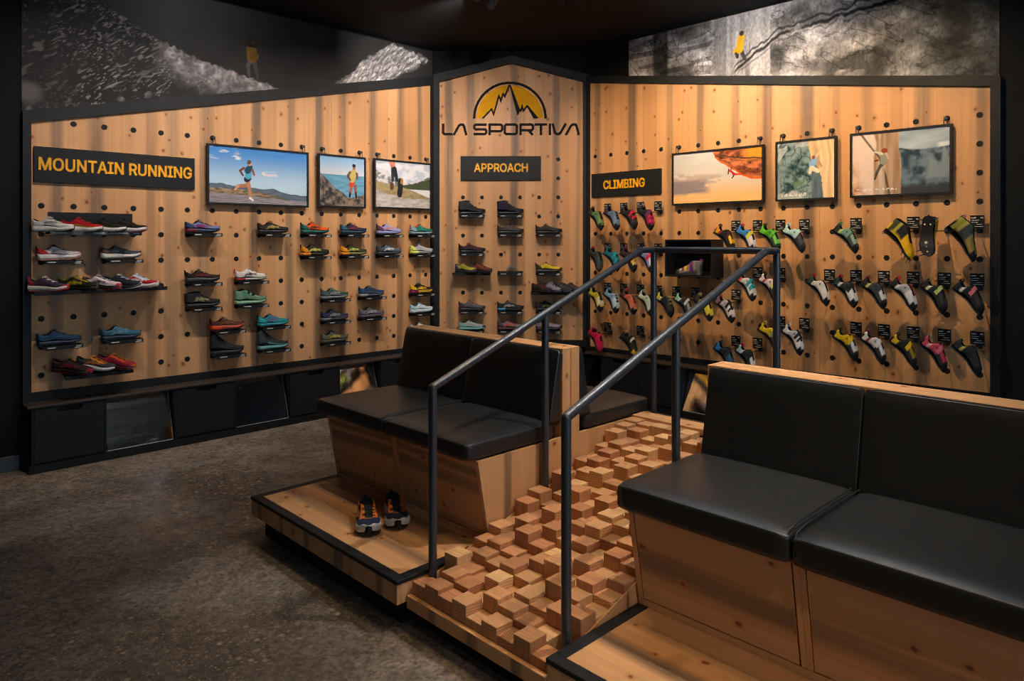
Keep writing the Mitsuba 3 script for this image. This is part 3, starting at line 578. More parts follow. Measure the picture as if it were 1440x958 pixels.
Z1 = .211
def bench(y_hi, n, label, open_lo, dx=0.0, dz=0.0, sw=.66):
    """double sided bench on a low platform; y_hi is its far end, n the number of seats on each side, towards smaller y"""
    k = thing('bench', label, 'bench'); XC = 2.77 + dx; y_lo = y_hi - n * sw
    yp0, yp1 = (y_lo - .02, y_hi + .02) if open_lo is None else open_lo
    MX[0] = XC
    xf, xb = 1.688 + dx, 2 * XC - 1.688 - dx; uo = (100 if n == 2 else 240, 7.7 * n)
    put(k, 'toe_kick', MB().box((xf + .06, yp0 + .05, 0), (xb - .06, yp1 - .05, .112)).shape('m_black'))
    m = MB().box((xf + .004, yp0 + .004, .112), (xf + .03, yp1 - .004, .193), grain=2, uo=uo); put(k, 'fascia', m.shape('m_wood', uv=True))
    for yy in (yp0 + .004, yp1 - .028): put(k, 'fascia', MB().box((xf + .03, yy, .112), (xb - .03, yy + .024, .193), grain=2, uo=(uo[0] + 5 + yy, 2)).shape('m_wood', uv=True))
    put(k, 'fascia', MB().box((xb - .03, yp0 + .004, .112), (xb - .004, yp1 - .004, .193), grain=2, uo=uo).shape('m_wood', uv=True))
    put(k, 'platform_top', MB().box((xf + .05, yp0 + .05, .17), (xb - .05, yp1 - .05, Z1 - .001), grain=1, uo=((140 if n == 2 else 160) - .74, 11 * n + .4)).shape('m_wood', uv=True))
    for lo, hi in (((xf, yp0, .193), (xf + .05, yp1, Z1)), ((xb - .05, yp0, .193), (xb, yp1, Z1)), ((xf + .05, yp0, .193), (xb - .05, yp0 + .05, Z1)), ((xf + .05, yp1 - .05, .193), (xb - .05, yp1, Z1))):
        put(k, 'edge_trim', MB().box(lo, hi, ch=.002).shape('m_frame'))
    zt, zb = .600, Z1; xfb, xft = 2.205 + dx, 2.132 + dx; lean = lambda V: np.c_[V[:, 0] + (xft - xfb) * (V[:, 2] - zb) / (zt - zb), V[:, 1:]]
    prof = Polygon([(xfb, zb), (xft, zt), (2 * XC - xft, zt), (2 * XC - xfb, zb)])
    FXZ = lambda y: (V3(0, y, 0), V3(1, 0, 0), UP, V3(0, -1, 0))
    for yy in (y_hi, y_lo + .02): put(k, 'side_panel', MB().slab(prof, FXZ(yy), 0, .02, uo=(220 if yy < 3 and n == 2 else 13.1 * n + yy, 2.2)).shape('m_wood', uv=True))
    sides = ((lambda V: V), mirror)
    for si, mr in enumerate(sides):
        fl = (lambda V: lean(V)) if si == 0 else (lambda V: mirror(lean(V)))
        def bx(name, lo, hi, **kw):
            b = MB().box(lo, hi, skew=fl, **kw)
            if si: b.f = [f[:, ::-1] for f in b.f]
            return put(k, name, b.shape('m_wood', uv=True))
        bx('bottom_rail', (xfb, y_lo + .02, zb), (xfb + .02, y_hi - .02, zb + .026), grain=1, uo=(2, 5 * n))
        for i in range(n):
            a, b = y_hi - (i + 1) * sw, y_hi - i * sw
            pa, pb = a + (.02 if i == n - 1 else .022), b - (.023 if i == 0 else .020)
            bx('front_panel', (xfb + .001, pa + .004, zb + .0305), (xfb + .02, pb - .003, zt), grain=1, uo=(180 if n == 2 else 200, 3.3 * i + 9.2 * n + 5 * si))
            if i < n - 1:
                for (s0, s1) in ((a - .0185, a - .0005), (a + .0005, a + .0195)): bx('stile', (xfb, s0, zb + .028), (xfb + .02, s1, zt), grain=2, uo=(8 + i + s0, 3))
        bx('core', (xfb + .021, y_lo + .03, zb + .01), (xfb + .03, y_hi - .03, zt - .01), grain=1) if False else None
        for i in range(n):
            a, b = y_hi - (i + 1) * sw + .0006, y_hi - i * sw - .0006
            if i == 0: b += .012
            sm = rbox((2.066 + dx, a, zt + .002), (2.655 + dx, b, .690 + dz), .026, 12, crown=.012); bm = rbox((2.640 + dx, a, .672), (2.702 + dx, b - (.001 if i else .03), 1.045 + dz), .018, 10, skew=lambda V: np.c_[V[:, 0] + np.where(V[:, 0] < 2.68 + dx, -.040 + .075 * (V[:, 2] - .672) / .373, 0), V[:, 1:]])
            pip = MB()
            for yy in ((b - .012) if i else None, (a + .012) if i < n - 1 else None):
                if yy: pip.tube([(2.071 + dx, yy, .640), (2.076 + dx, yy, .672), (2.094 + dx, yy, .692 + dz), (2.18 + dx, yy, .701 + dz), (2.33 + dx, yy, .7015 + dz), (2.60 + dx, yy, .699 + dz)], .0028, 6)
            for mm, nm in ((sm, 'seat_cushion'), (bm, 'back_cushion')):
                if si: mm.vertices = mirror(np.array(mm.vertices)); mm.invert()
                kk = put(k, nm, mikit.ply(mm, 'm_leather', smooth=60))
                if nm == 'seat_cushion' and pip.n and not si: put(kk, 'seam', pip.shape('m_leather', smooth=True))
    for a, b in ((2.704 + dx, 2.768 + dx), (2.7715 + dx, 2 * XC - 2.704 - dx)):
        put(k, 'spine_board', MB().box((a, y_lo, zb), (b, y_hi + .0005, 1.048 + dz), ch=.002, grain=2, uo=(21.3 * n + a * 3, 4.4)).shape('m_wood', uv=True))
    return k
bench(3.725, 2, 'double sided bench with black leather seats on a platform holding a pair of shoes', (2.394, 3.75), sw=.663)
bench(1.606, 3, 'double sided bench with black leather seats in the right foreground', (-.40, 1.613), dx=.045, dz=.013, sw=.648)

# ramp of wooden blocks between the benches
k = thing('block_ramp', 'sloping ramp of uneven wooden blocks between the two benches', 'ramp')
ya, yb_ = 1.616, 2.392; xr0 = 1.735; slope = .285
put(k, 'toe_kick', MB().box((1.80, ya + .02, 0), (3.38, yb_ - .02, .088)).shape('m_black'))
put(k, 'front_board', MB().box((xr0, ya, .088), (xr0 + .022, yb_, .142), ch=.0015, grain=2, uo=(120, 1)).shape('m_wood', uv=True))
for y0_, y1_ in ((ya, ya + .006), (yb_ - .006, yb_)):
    put(k, 'side_board', MB().box((xr0 + .022, y0_, .088), (3.40, y1_, .142), grain=0, uo=(60 + y0_, 2), skew=lambda V: np.c_[V[:, :2], V[:, 2] + np.where(V[:, 2] > .1, slope * (V[:, 0] - xr0) + .0, 0)]).shape('m_wood', uv=True))
ncol, pit = 9, (yb_ - ya - .014) / 9; nrow = 18; px_ = (3.282 - 1.758) / nrow
brng = random.Random(21); bi = 0; block_keys = []
MP = {(1, 0), (1, ncol - 1), (9, 0), (9, ncol - 1)}
prev = {}
for r in range(nrow):
    for c in range(ncol):
        xA, xB = 1.758 + r * px_ + .0006, 1.758 + (r + 1) * px_ - .0006; yB = yb_ - .007 - c * pit - .0006; yA = yB - pit + .0012
        mean = .190 + slope * (xA - 1.758)
        opts = [-.028, -.012, .006, .024]
        if r == 0: opts = [-.016, .004, .014, .022]
        h = brng.choice([o for o in opts if abs(prev.get((r - 1, c), 9) - o - .024) > .010 and abs(prev.get((r, c - 1), 9) - o) > .010] or opts); prev[(r, c)] = h
        if r == nrow - 1: h = min(h, .004)
        jit = brng.uniform(-.004, .004); zt = mean + h + jit
        if (r, c) in MP: zt = .02 + mean - .05; 
        if r == 0: zbot = .10
        else: zbot = zt - .145
        if (r, c) in ((1, 0), (1, ncol - 1), (9, 0), (9, ncol - 1)): continue
        sd = 3 + bi * 1.0; bi += 1
        m = MB().box((xA, yA, zbot), (xB, yB, zt), ch=.0016, grain=2)
        V = m.v[0]; uv = m.uv[0]
        # uv.x: block number + offset inside the block; the grain of the top runs along x on most blocks
        u = np.array(uv); u[:, 0] = (uv[:, 0] - uv[:, 0].min()) % .37 * .8; m.uv[0] = np.c_[sd + .02 + np.clip(u[:, 0], 0, .9), uv[:, 1] - zbot + (bi % 7) * .31]
        put(k, 'block', m.shape('m_block', uv=True))
put(k, 'top_board', MB().box((3.284, ya, .585), (3.400, yb_, .618), ch=.002, grain=1, uo=(70, 3)).shape('m_wood', uv=True))
put(k, 'back_panel', MB().box((3.380, ya + .005, .088), (3.398, yb_ - .005, .585), grain=1, uo=(80, 3)).shape('m_wood', uv=True))

k = thing('handrail', 'black tubular handrail with two sloping rails over the block ramp', 'handrail')
RT = .0178
zs_, zt_ = .980, 1.543
def joint(p): return trimesh.creation.icosphere(2, RT).apply_translation(p)
ends = []
for y, xs_, xm_, xb2, xe_ in ((2.366, 1.850, 2.540, 3.340, 3.456), (1.640, 1.868, 2.556, 3.358, 3.474)):
    zrail = lambda x: zs_ + (zt_ - zs_) * (x - xs_) / (xb2 - xs_)
    m = MB().tube([(xs_, y, zs_), (xb2, y, zt_)], RT, 20); j = joint((xs_, y, zs_)); m.add(j.vertices, j.faces)
    put(k, 'sloping_rail', m.shape('m_metal', smooth=40))
    m = MB().tube([(xb2, y, zt_), (xe_, y, zt_)], RT, 20)
    for p in ((xb2, y, zt_), (xe_, y, zt_)): j = joint(p); m.add(j.vertices, j.faces)
    put(k, 'level_rail', m.shape('m_metal', smooth=40)); ends.append((xe_, y, zt_))
    for x, z0_, z1_ in ((xs_, .10, zs_), (xm_, .10, zrail(xm_)), (xe_, 0.0, zt_)): put(k, 'post', MB().tube([(x, y, z0_), (x, y, z1_)], RT, 20).shape('m_metal', smooth=40))
put(k, 'level_bar', MB().tube(ends, RT, 20).shape('m_metal', smooth=40))

# ------------------------------------------------------------------ cabinets under the displays
def door_poly(x0, x1, y0, y1):
    c = (x0 + x1) / 2; notch = sbox(c - .06, y1 - .022, c + .06, y1 + .02).buffer(.016, quad_segs=5)
    return sbox(x0, y0, x1, y1).difference(notch)
ORD = ['', 'first', 'second', 'third', 'fourth', 'fifth']
def base_run(fr, xa_, xb_, bays, side, zoff):
    """fr: frame at the cabinet front; bays: (x0, x1, kind)"""
    dpt = .17
    kp = thing('cabinet_plinth', f'low black plinth along the floor under the {side} display wall', 'plinth'); scene[kp] = MB().box((xa_, 0, -dpt), (xb_, .058, -.004), fr=fr).shape('m_black')
    kl = thing('cabinet_ledge', f'dark ledge on top of the base cabinets under the {side} display wall', 'ledge'); scene[kl] = MB().box((xa_ - .012, .448, -dpt), (xb_, .464, .008), ch=.002, fr=fr).shape('m_ledge')
    nd = nm = 0
    for (x0, x1, kind) in bays:
        if kind == 'd':
            nd += 1; kk = thing('base_cabinet', f'{ORD[nd]} black base cabinet door from the left under the {side} display wall', 'cabinet', 'base cabinets under the displays')
            put(kk, 'body', MB().box((x0, .0585, -dpt), (x0 + .016, .4475, 0), fr=fr).box((x1 - .016, .0585, -dpt), (x1, .4475, 0), fr=fr).box((x0 + .016, .0585, -dpt), (x1 - .016, .07, -.02), fr=fr).box((x0 + .016, .07, -.05), (x1 - .016, .4475, -.045), fr=fr).shape('m_black'))
            put(kk, 'door', MB().slab(door_poly(x0 + .018, x1 - .018, .072, .442), fr, -.018, -.001).shape('m_frame'))
        else:
            nm += 1; kk = thing('foot_mirror', f'{ORD[nm]} leaning foot mirror from the left under the {side} display wall', 'mirror', 'leaning mirrors for looking at shoes')
            b0, b1, z0, z1 = .062, .440, -.012, -.135; a = math.atan2(z0 - z1, b1 - b0); ln = math.hypot(b1 - b0, z0 - z1)
            f2 = (fr[0] + b0 * UP + z0 * fr[3], fr[1], math.cos(a) * UP - math.sin(a) * fr[3], math.cos(a) * fr[3] + math.sin(a) * UP)
            put(kk, 'glass', MB().box((x0 + .008, .004, -.006), (x1 - .008, ln, 0), fr=f2).shape('m_mirror'))
            put(kk, 'edge', MB().box((x0 + .006, 0, -.006), (x1 - .006, .0045, .001), fr=f2).box((x1 - .0085, .0045, -.006), (x1 - .006, ln, .001), fr=f2).shape('m_edge'))
FLc = (V3(0, 28.77 * P, 0),) + FL[1:]; FRc = (V3(27.95 * P, 0, 0),) + FR[1:]; FCc = (FC[0] + .18 * FC[3],) + FC[1:]
base_run(FLc, 1.042, 4.60, [(1.055, 1.515, 'd'), (1.517, 1.987, 'm'), (1.990, 2.472, 'd'), (2.474, 2.940, 'm'), (2.943, 3.430, 'd'), (3.432, 3.870, 'm'), (3.873, 4.345, 'd')], 'left', 0)
base_run(FRc, -4.66, -1.142, [(-4.45, -4.01, 'd'), (-4.008, -3.535, 'd'), (-3.532, -3.07, 'm'), (-3.067, -2.59, 'd'), (-2.587, -2.12, 'm'), (-2.117, -1.64, 'd'), (-1.637, -1.155, 'm')], 'right', 0)
base_run(FCc, -.19, 1.20, [(-.18, .27, 'd'), (.28, .73, 'd'), (.74, 1.19, 'd')], 'middle', 0)
# ------------------------------------------------------------------ shoes
def end_round(s, a, b, pw=2.2):
    r = np.ones_like(s)
    m = s < a; r[m] = np.sqrt(np.clip(1 - (1 - s[m] / a) ** 2, 0, 1))
    m = s > b; r[m] = np.clip(1 - ((s[m] - b) / (1 - b)) ** pw, 0, 1) ** .5
    return r
class Last:
    """the outline and profile functions of one shoe; x from heel to toe, y sideways, z up"""
    def __init__(s, L=.275, W=1.0, heel=.034, fore=.022, spring=.020, top=None, rim=None, depth=.045, climb=False, flare=1.06):
        s.L, s.W, s.heel, s.fore, s.spring, s.climb, s.depth, s.flare = L, W, heel, fore, spring, climb, depth, flare
        s.top = top or ([0, .05, .14, .26, .345, .40, .55, .70, .85, .95, 1], [.090, .088, .074, .077, .100, .094, .076, .062, .052, .045, .036])
        s.rim = rim or ([0, .1, .3, .36, .5, .68, .75, 1], [.60, .64, .60, .46, .36, .28, .34, .45])
    def w(s, q):
        if s.climb: base = np.interp(q, [0, .1, .25, .45, .7, .82, .92, 1], [.026, .030, .029, .030, .039, .037, .031, .026]) * end_round(q, .09, .82, 2.2)
        else: base = np.interp(q, [0, .12, .3, .45, .7, .85, 1], [.029, .033, .031, .033, .046, .043, .032]) * end_round(q, .08, .78)
        return base * s.W
    def c(s, q): return (.010 if s.climb else .006) * np.sin(PI * q) - (.012 * np.clip((q - .6) / .4, 0, 1) ** 1.5 if s.climb else 0)
    def bend(s, q):
        if s.climb: return .007 * np.sin(PI * np.clip(q / .75, 0, 1)) - .016 * np.clip((q - .5) / .5, 0, 1) ** 1.6
        return s.spring * np.clip((q - .68) / .32, 0, 1) ** 1.8 + .007 * np.clip((.10 - q) / .10, 0, 1) ** 1.5
    def zm(s, q): return s.bend(q) + np.interp(q, [0, .35, .75, 1], [s.heel, s.heel * .95, s.fore, s.fore * .8])
    def zt(s, q):
        z = np.interp(q, *s.top)
        z = np.maximum(z + (s.bend(q) if s.climb else .6 * s.bend(q)), s.zm(q) + .010)
        return np.where(q > .9, s.zm(q) + (z - s.zm(q)) * np.sqrt(np.clip(1 - ((q - .9) / .1) ** 2 * .75, .0, 1)), z)
    def r(s, q): return s.w(q) * np.interp(q, *s.rim)
    def side(s, q, t, g=0.0):
        """point of the outer side (half profile) at station q, height t, pushed out by g: (half width, z)"""
        w, r, a, b = s.w(q) * .98, s.r(q), s.zm(q) - .003, s.zt(q)
        ct, st = np.cos(t * PI / 2), np.sin(t * PI / 2)
        return r + (w - r) * ct ** .75 + g * (ct * .9 + .1) + .003 * np.sin(PI * t), a + (b - a) * st ** .95 + g * st
def stations(n):
    k = np.linspace(0, 1, n); return .45 * k + .55 * (1 - np.cos(PI * k)) / 2
def shoe_parts(la, paint, lining='161618', tongue=None, laces=None, midsole='e8e4dc', outsole='1a1a1c', midsole2=None, lugs=0.003, straps=(), loop=None, tab=None, n=30, collar_end=.345, sole_split=.3, mid_stripe=None, nl=5, text=None, toe_lip=True):
    """meshes of the parts of one shoe: {part: (verts, faces, colours, bsdf, smooth)}"""
    q = stations(n); out = {}
    T_ = np.linspace(0, 1, 8)
    hw, hz = la.side(q[:, None], T_[None])                       # n x 8
    cc = la.c(q)[:, None]
    d = np.interp(q, [0, .03, .08, collar_end - .07, collar_end, .7, 1], [.004, .02, la.depth, la.depth, .006, .003, .0])[:, None]
    r, zt = la.r(q)[:, None], la.zt(q)[:, None]
    inn = [(r * .86, zt - d * .55), (r * .5, zt - d * 1.0)]
    Y = np.concatenate([hw] + [a for a, _ in inn] + [r * 0] + [-a for a, _ in inn[::-1]] + [-hw[:, ::-1]], 1) + cc
    Z = np.concatenate([hz] + [b for _, b in inn] + [zt - d * 1.02] + [b for _, b in inn[::-1]] + [hz[:, ::-1]], 1)
    M = Y.shape[1]
    V = np.stack([np.repeat(q[:, None] * la.L, M, 1), Y, Z], -1).reshape(-1, 3)
    tt = np.concatenate([T_, np.ones(5), T_[::-1]]); Q, TT = np.repeat(q[:, None], M, 1), np.repeat(tt[None], n, 0)
    col = paint(Q, TT, np.where(np.arange(M)[None] < 8, 1, -1) + 0 * Q).reshape(-1, 3)
    fo = grid_faces(n, M, list(range(7)) + list(range(12, 19))).reshape(-1, 4)
    fi = grid_faces(n, M, range(7, 12)); qm = .5 * (q[1:] + q[:-1])
    out['upper'] = (V, np.vstack([fo, fi[qm > .70].reshape(-1, 4)]), col, 'm_vcm', 50)
    out['lining'] = (V, fi[qm <= collar_end].reshape(-1, 4), lin(lining), 'm_vcm', 50)
    out['tongue'] = (V, fi[(qm > collar_end) & (qm <= .70)].reshape(-1, 4), lin(tongue or lining), 'm_vcm', 50)
    # midsole
    n2 = 34; q = stations(n2); w, zb, zm, c = la.w(q), la.bend(q), la.zm(q), la.c(q)
    so = .004 + lugs
    if not la.climb:
        prof = [(.0, so * .8), (.93, so * .8), (la.flare, .35), (la.flare * 1.0, .72), (.99, 1.06), (.90, 1.10)]
        pts = [(f, a) for f, a in prof]; ring = pts[1:] ; ys = [f for f, _ in ring]; ys = ys + [-f for f in ys[::-1]]
        hs = []
        for f, a in ring: hs.append(zb + so * .8 if a == so * .8 else zb + so + (zm - zb - so) * a)
        hs = hs + hs[::-1]
        Y = np.stack([w * f for f in ys], 1) + c[:, None]; Z = np.stack(hs, 1); m = Y.shape[1]
        V = np.stack([np.repeat(q[:, None] * la.L + 0 * Y[:1], 1, 0) + 0 * Y, Y, Z], -1).reshape(-1, 3)
        f = np.concatenate([grid_faces(n2, m).reshape(-1, 4), np.stack([np.arange(n2 - 1) * m + m - 1, np.arange(1, n2) * m + m - 1, np.arange(1, n2) * m, np.arange(n2 - 1) * m], -1)])
        Q = np.repeat(q[:, None], m, 1); cm = np.broadcast_to(lin(midsole), Q.shape + (3,)).copy()
        if midsole2: cm[Q < sole_split] = lin(midsole2)
        if mid_stripe: cm[:, [1, 2, m - 2, m - 3]] = np.where((Q[:, [1, 2, m - 2, m - 3]] > .1)[..., None], cm[:, [1, 2, m - 2, m - 3]], lin(mid_stripe))
        out['midsole'] = (V, f, cm.reshape(-1, 3), 'm_vcs', 40)
    # outsole with lugs and a toe lip
    n3 = 64 if lugs > .001 else 34; q = np.linspace(0, 1, n3); w, zb, c = la.w(q), la.bend(q), la.c(q)
    bite = lugs * (np.sin(q * 2 * PI * 15) > 0)
    lip = (np.interp(q, [0, .88, .97, 1], [0, 0, .022, .030]) if not la.climb else np.interp(q, [0, .2, .8, 1], [.004, .002, .006, .012])) if toe_lip else 0 * q
    k = 1.0 if la.climb else .955
    Y = np.stack([w * k * .9, w * k * 1.02, w * k * 1.02, -w * k * 1.02, -w * k * 1.02, -w * k * .9], 1) + c[:, None]
    zt2 = zb + so + lip + (la.zm(q) - zb - so if la.climb else 0)
    Z = np.stack([zb + bite, zb + bite + .001, zt2, zt2, zb + bite + .001, zb + bite], 1)
    X = np.repeat((q * la.L * 1.004)[:, None], 6, 1)
    V = np.stack([X, Y, Z], -1).reshape(-1, 3)
    f = np.concatenate([grid_faces(n3, 6).reshape(-1, 4), np.stack([np.arange(n3 - 1) * 6 + 5, np.arange(1, n3) * 6 + 5, np.arange(1, n3) * 6, np.arange(n3 - 1) * 6], -1)])
    out['sole' if la.climb else 'outsole'] = (V, f, lin(outsole), 'm_vcs', 30)
    # laces
    if laces:
        mb = MB(); a, b = collar_end + .045, .66
        for i in range(nl):
            s0 = a + (b - a) * i / (nl - 1); s1 = s0 + (.02 if i % 2 else -.02)
            (w0, z0), (w1, z1) = la.side(np.array(s0), np.array(.86)), la.side(np.array(s1), np.array(.86)); c0 = la.c(np.array(s0))
            mb.tube([(s0 * la.L, w0 + c0, z0 + .001), ((s0 + s1) / 2 * la.L, c0, la.zt(np.array((s0 + s1) / 2)) + .005), (s1 * la.L, -w1 + c0, z1 + .001)], .0024, 5, lin(laces))
        s0 = collar_end + .05; c0, z0 = la.c(np.array(s0)), la.zt(np.array(s0)) + .004
        for sg in (1, -1): mb.tube([(s0 * la.L, c0, z0), (s0 * la.L - .006, c0 + sg * .014, z0 + .010), (s0 * la.L + .012, c0 + sg * .024, z0 + .002), (s0 * la.L + .004, c0 + sg * .006, z0)], .0022, 5, lin(laces))
        m = mb.mesh(); out['laces'] = (m.vertices, m.faces, np.vstack(mb.c), 'm_vcm', 60)
    for (sa, sb, t0, colr) in straps:
        qs = np.linspace(sa, sb, 4); ts = np.linspace(t0, 1, 6)
        w_, z_ = la.side(qs[:, None], ts[None], .0035); c_ = la.c(qs)[:, None]
        Y = np.concatenate([w_ + c_, c_ + 0 * qs[:, None], -w_[:, ::-1] + c_], 1); Z = np.concatenate([z_, la.zt(qs)[:, None] + .007, z_[:, ::-1]], 1)
        m = Y.shape[1]; X = np.repeat((qs * la.L)[:, None], m, 1) + .010 * np.linspace(-1, 1, m)[None]
        top = np.stack([X, Y, Z], -1); nc = np.array([0, 0, -.0022]); V = np.concatenate([top.reshape(-1, 3), (top + nc).reshape(-1, 3)])
        f = grid_faces(4, m).reshape(-1, 4); e1 = np.stack([np.arange(m - 1), np.arange(1, m), np.arange(1, m) + 4 * m, np.arange(m - 1) + 4 * m], -1); e2 = e1 + 3 * m
        out.setdefault('strap', []).append((V, np.concatenate([f, f[:, ::-1] + 4 * m, e1, e2[:, ::-1]]), lin(colr), 'm_vcm', 50))
    if loop:
        mb = MB(); z0 = float(la.zt(np.array(.03)))
        for sg in (1, -1):
            th = np.linspace(-.4, PI + .4, 8); mb.tube(np.c_[.012 + .010 * np.cos(th) , sg * .010 + 0 * th, z0 - .002 + .020 * np.sin(th)], .0032, 6, lin(loop))
        m = mb.mesh(); out['pull_loop'] = (m.vertices, m.faces, np.vstack(mb.c), 'm_vcm', 60)
    if tab:
        z0 = float(la.zt(np.array(.02))); mb = MB().box((-.002, -.008, z0 - .022), (.006, .008, z0 + .012), ch=.002, c=lin(tab)); m = mb.mesh()
        out['heel_tab'] = (m.vertices, m.faces, np.vstack(mb.c), 'm_vcm', False)
    if text:
        txt, s0, z0, hgt, colr = text
        tm = meshkit.text_mesh(txt, hgt, depth=.0012, bold=True); v = np.array(tm.vertices)
        qq = s0 + v[:, 0] / la.L; zz = z0 + v[:, 1] + .05 * (v[:, 0])
        a, b = la.zm(qq) - .003, la.zt(qq); t = np.arcsin(np.clip((zz - a) / (b - a), .001, .98) ** (1 / .95)) * 2 / PI
        w_, z_ = la.side(qq, t, .0008)
        out['lettering'] = (np.c_[qq * la.L, la.c(qq) - w_ - v[:, 2] + .0, z_], tm.faces, lin(colr), 'm_vcs', False)
    return out

def build_shoe(key, parts, M4, plabels={}):
    for name, ps in parts.items():
        for (v, f, c, bs, sm) in (ps if isinstance(ps, list) else [ps]):
            f = np.asarray(f); f = np.vstack([f[:, [0, 1, 2]], f[:, [0, 2, 3]]]) if f.shape[1] == 4 else f
            v = np.asarray(v, float)
            ar = np.linalg.norm(np.cross(v[f[:, 1]] - v[f[:, 0]], v[f[:, 2]] - v[f[:, 0]]), axis=1); f = f[ar > 1e-12]
            u, inv = np.unique(f, return_inverse=True); f = inv.reshape(-1, 3); v = v[u]
            c = .86 * (np.broadcast_to(c, (len(v), 3)) if np.ndim(c) == 1 else np.asarray(c)[u])
            put(key, name, mikit.ply(trimesh.Trimesh(v, f, process=False), bs, smooth=bool(sm), color=c, to_world=T(M4.tolist())), label=plabels.get(name))

def frame4(o, ex, ez):
    ex, ez = np.array(ex, float), np.array(ez, float); ex /= np.linalg.norm(ex); ez = ez - ex * (ez @ ex); ez /= np.linalg.norm(ez)
    M = np.eye(4); M[:3, 0], M[:3, 1], M[:3, 2], M[:3, 3] = ex, np.cross(ez, ex), ez, o; return M

def paint_run(main, heel=None, toe=None, guard=None, eye=None, stripe=None, rng_=None):
    cm = lin(main); ch_, ct, cg, ce, cs = [lin(x) if x else None for x in (heel, toe, guard, eye, stripe)]
    def f(q, t, sd):
        c = np.broadcast_to(cm, q.shape + (3,)).copy()
        if cg is not None: c[t < .2] = cg
        if ce is not None: c[(t > .70) & (q > .30) & (q < .70)] = ce
        if ch_ is not None: c[(q < .20 - .16 * (t - .5)) & (t < .93)] = ch_
        if ct is not None: c[(q > .88 + .09 * t) & (t < .8)] = ct
        if cs is not None: c[(np.abs(t - .30 - .9 * (q - .40)) < .10) & (q > .26) & (q < .62)] = cs
        return c
    return f
def paint_climb(main, heel=None, toe='1b1b1d', rand='1b1b1d', patch=None, band=None, front=None):
    cm, ch_, ct, cr, cp, cb, cf = [lin(x) if x else None for x in (main, heel or main, toe, rand, patch, band, front)]
    def f(q, t, sd):
        c = np.broadcast_to(cm, q.shape + (3,)).copy()
        if cf is not None: c[q > .50] = cf
        if cp is not None: c[(q > .56) & (q < .80) & (t > .45)] = cp
        c[(q < .22) & (t < .9)] = ch_
        if cb is not None: c[(q > .20) & (q < .27) & (t < .9)] = cb
        c[(t < .28) & (q > .14)] = cr
        c[(q < .07) & (t < .45)] = cr
        c[(q > .80) & (t < .75)] = ct; c[(q > .90)] = ct
        return c
    return f

LOW, TRAIL = Last(), Last(heel=.030, fore=.022, spring=.016, W=1.02)
MAXC = Last(heel=.042, fore=.030, spring=.022, flare=1.12)
FLAT = Last(heel=.024, fore=.018, spring=.010)
MID = Last(heel=.032, fore=.024, W=1.03, depth=.06, top=([0, .05, .12, .24, .33, .40, .55, .70, .85, .95, 1], [.116, .120, .118, .126, .134, .112, .086, .066, .055, .047, .038]), rim=([0, .1, .3, .36, .5, .68, .75, 1], [.78, .82, .76, .56, .40, .30, .34, .45]))
BOOT = Last(heel=.030, fore=.024, W=1.05, depth=.07, top=([0, .05, .12, .24, .34, .42, .55, .70, .85, .95, 1], [.138, .142, .145, .150, .150, .124, .092, .070, .058, .050, .040]), rim=([0, .1, .3, .36, .5, .68, .75, 1], [.82, .86, .80, .62, .42, .30, .34, .45]))
GAIT = Last(heel=.034, fore=.024, W=1.0, depth=.04, top=([0, .06, .12, .20, .27, .36, .48, .62, .75, .88, 1], [.150, .172, .178, .176, .150, .124, .098, .078, .064, .052, .036]), rim=([0, .1, .22, .36, .5, .68, .75, 1], [.62, .55, .55, .60, .40, .30, .34, .45]))
CL = Last(L=.245, heel=.008, fore=.008, climb=True, depth=.05, W=1.15, top=([0, .05, .12, .21, .33, .42, .6, .75, .88, 1], [.080, .084, .062, .056, .096, .092, .076, .064, .052, .034]), rim=([0, .1, .3, .38, .5, .68, .8, 1], [.55, .60, .58, .48, .40, .34, .40, .45]))
CLB = Last(L=.285, heel=.008, fore=.008, climb=True, depth=.05, W=1.2, top=([0, .05, .13, .25, .36, .45, .6, .75, .88, 1], [.124, .130, .130, .134, .132, .108, .080, .064, .050, .032]), rim=([0, .1, .3, .38, .5, .68, .8, 1], [.75, .78, .74, .6, .46, .36, .40, .45]))

WALLN = {'L': 'left', 'C': 'middle', 'R': 'right'}
ROWN = {'L': {1: 'top', 2: 'second', 3: 'third', 4: 'fourth', 5: 'fifth', 6: 'bottom'}, 'C': {1: 'top', 2: 'second', 3: 'third', 4: 'fourth', 5: 'fifth', 6: 'sixth', 7: 'bottom'},
        'R': {1: 'top', 2: 'second', 3: 'third', 4: 'fourth', 5: 'fifth', 6: 'sixth', 7: 'bottom'}}
def R(la, short, main, heel=None, toe=None, guard=None, eye=None, stripe=None, **k): return (la, short, paint_run(main, heel, toe, guard, eye, stripe), k)

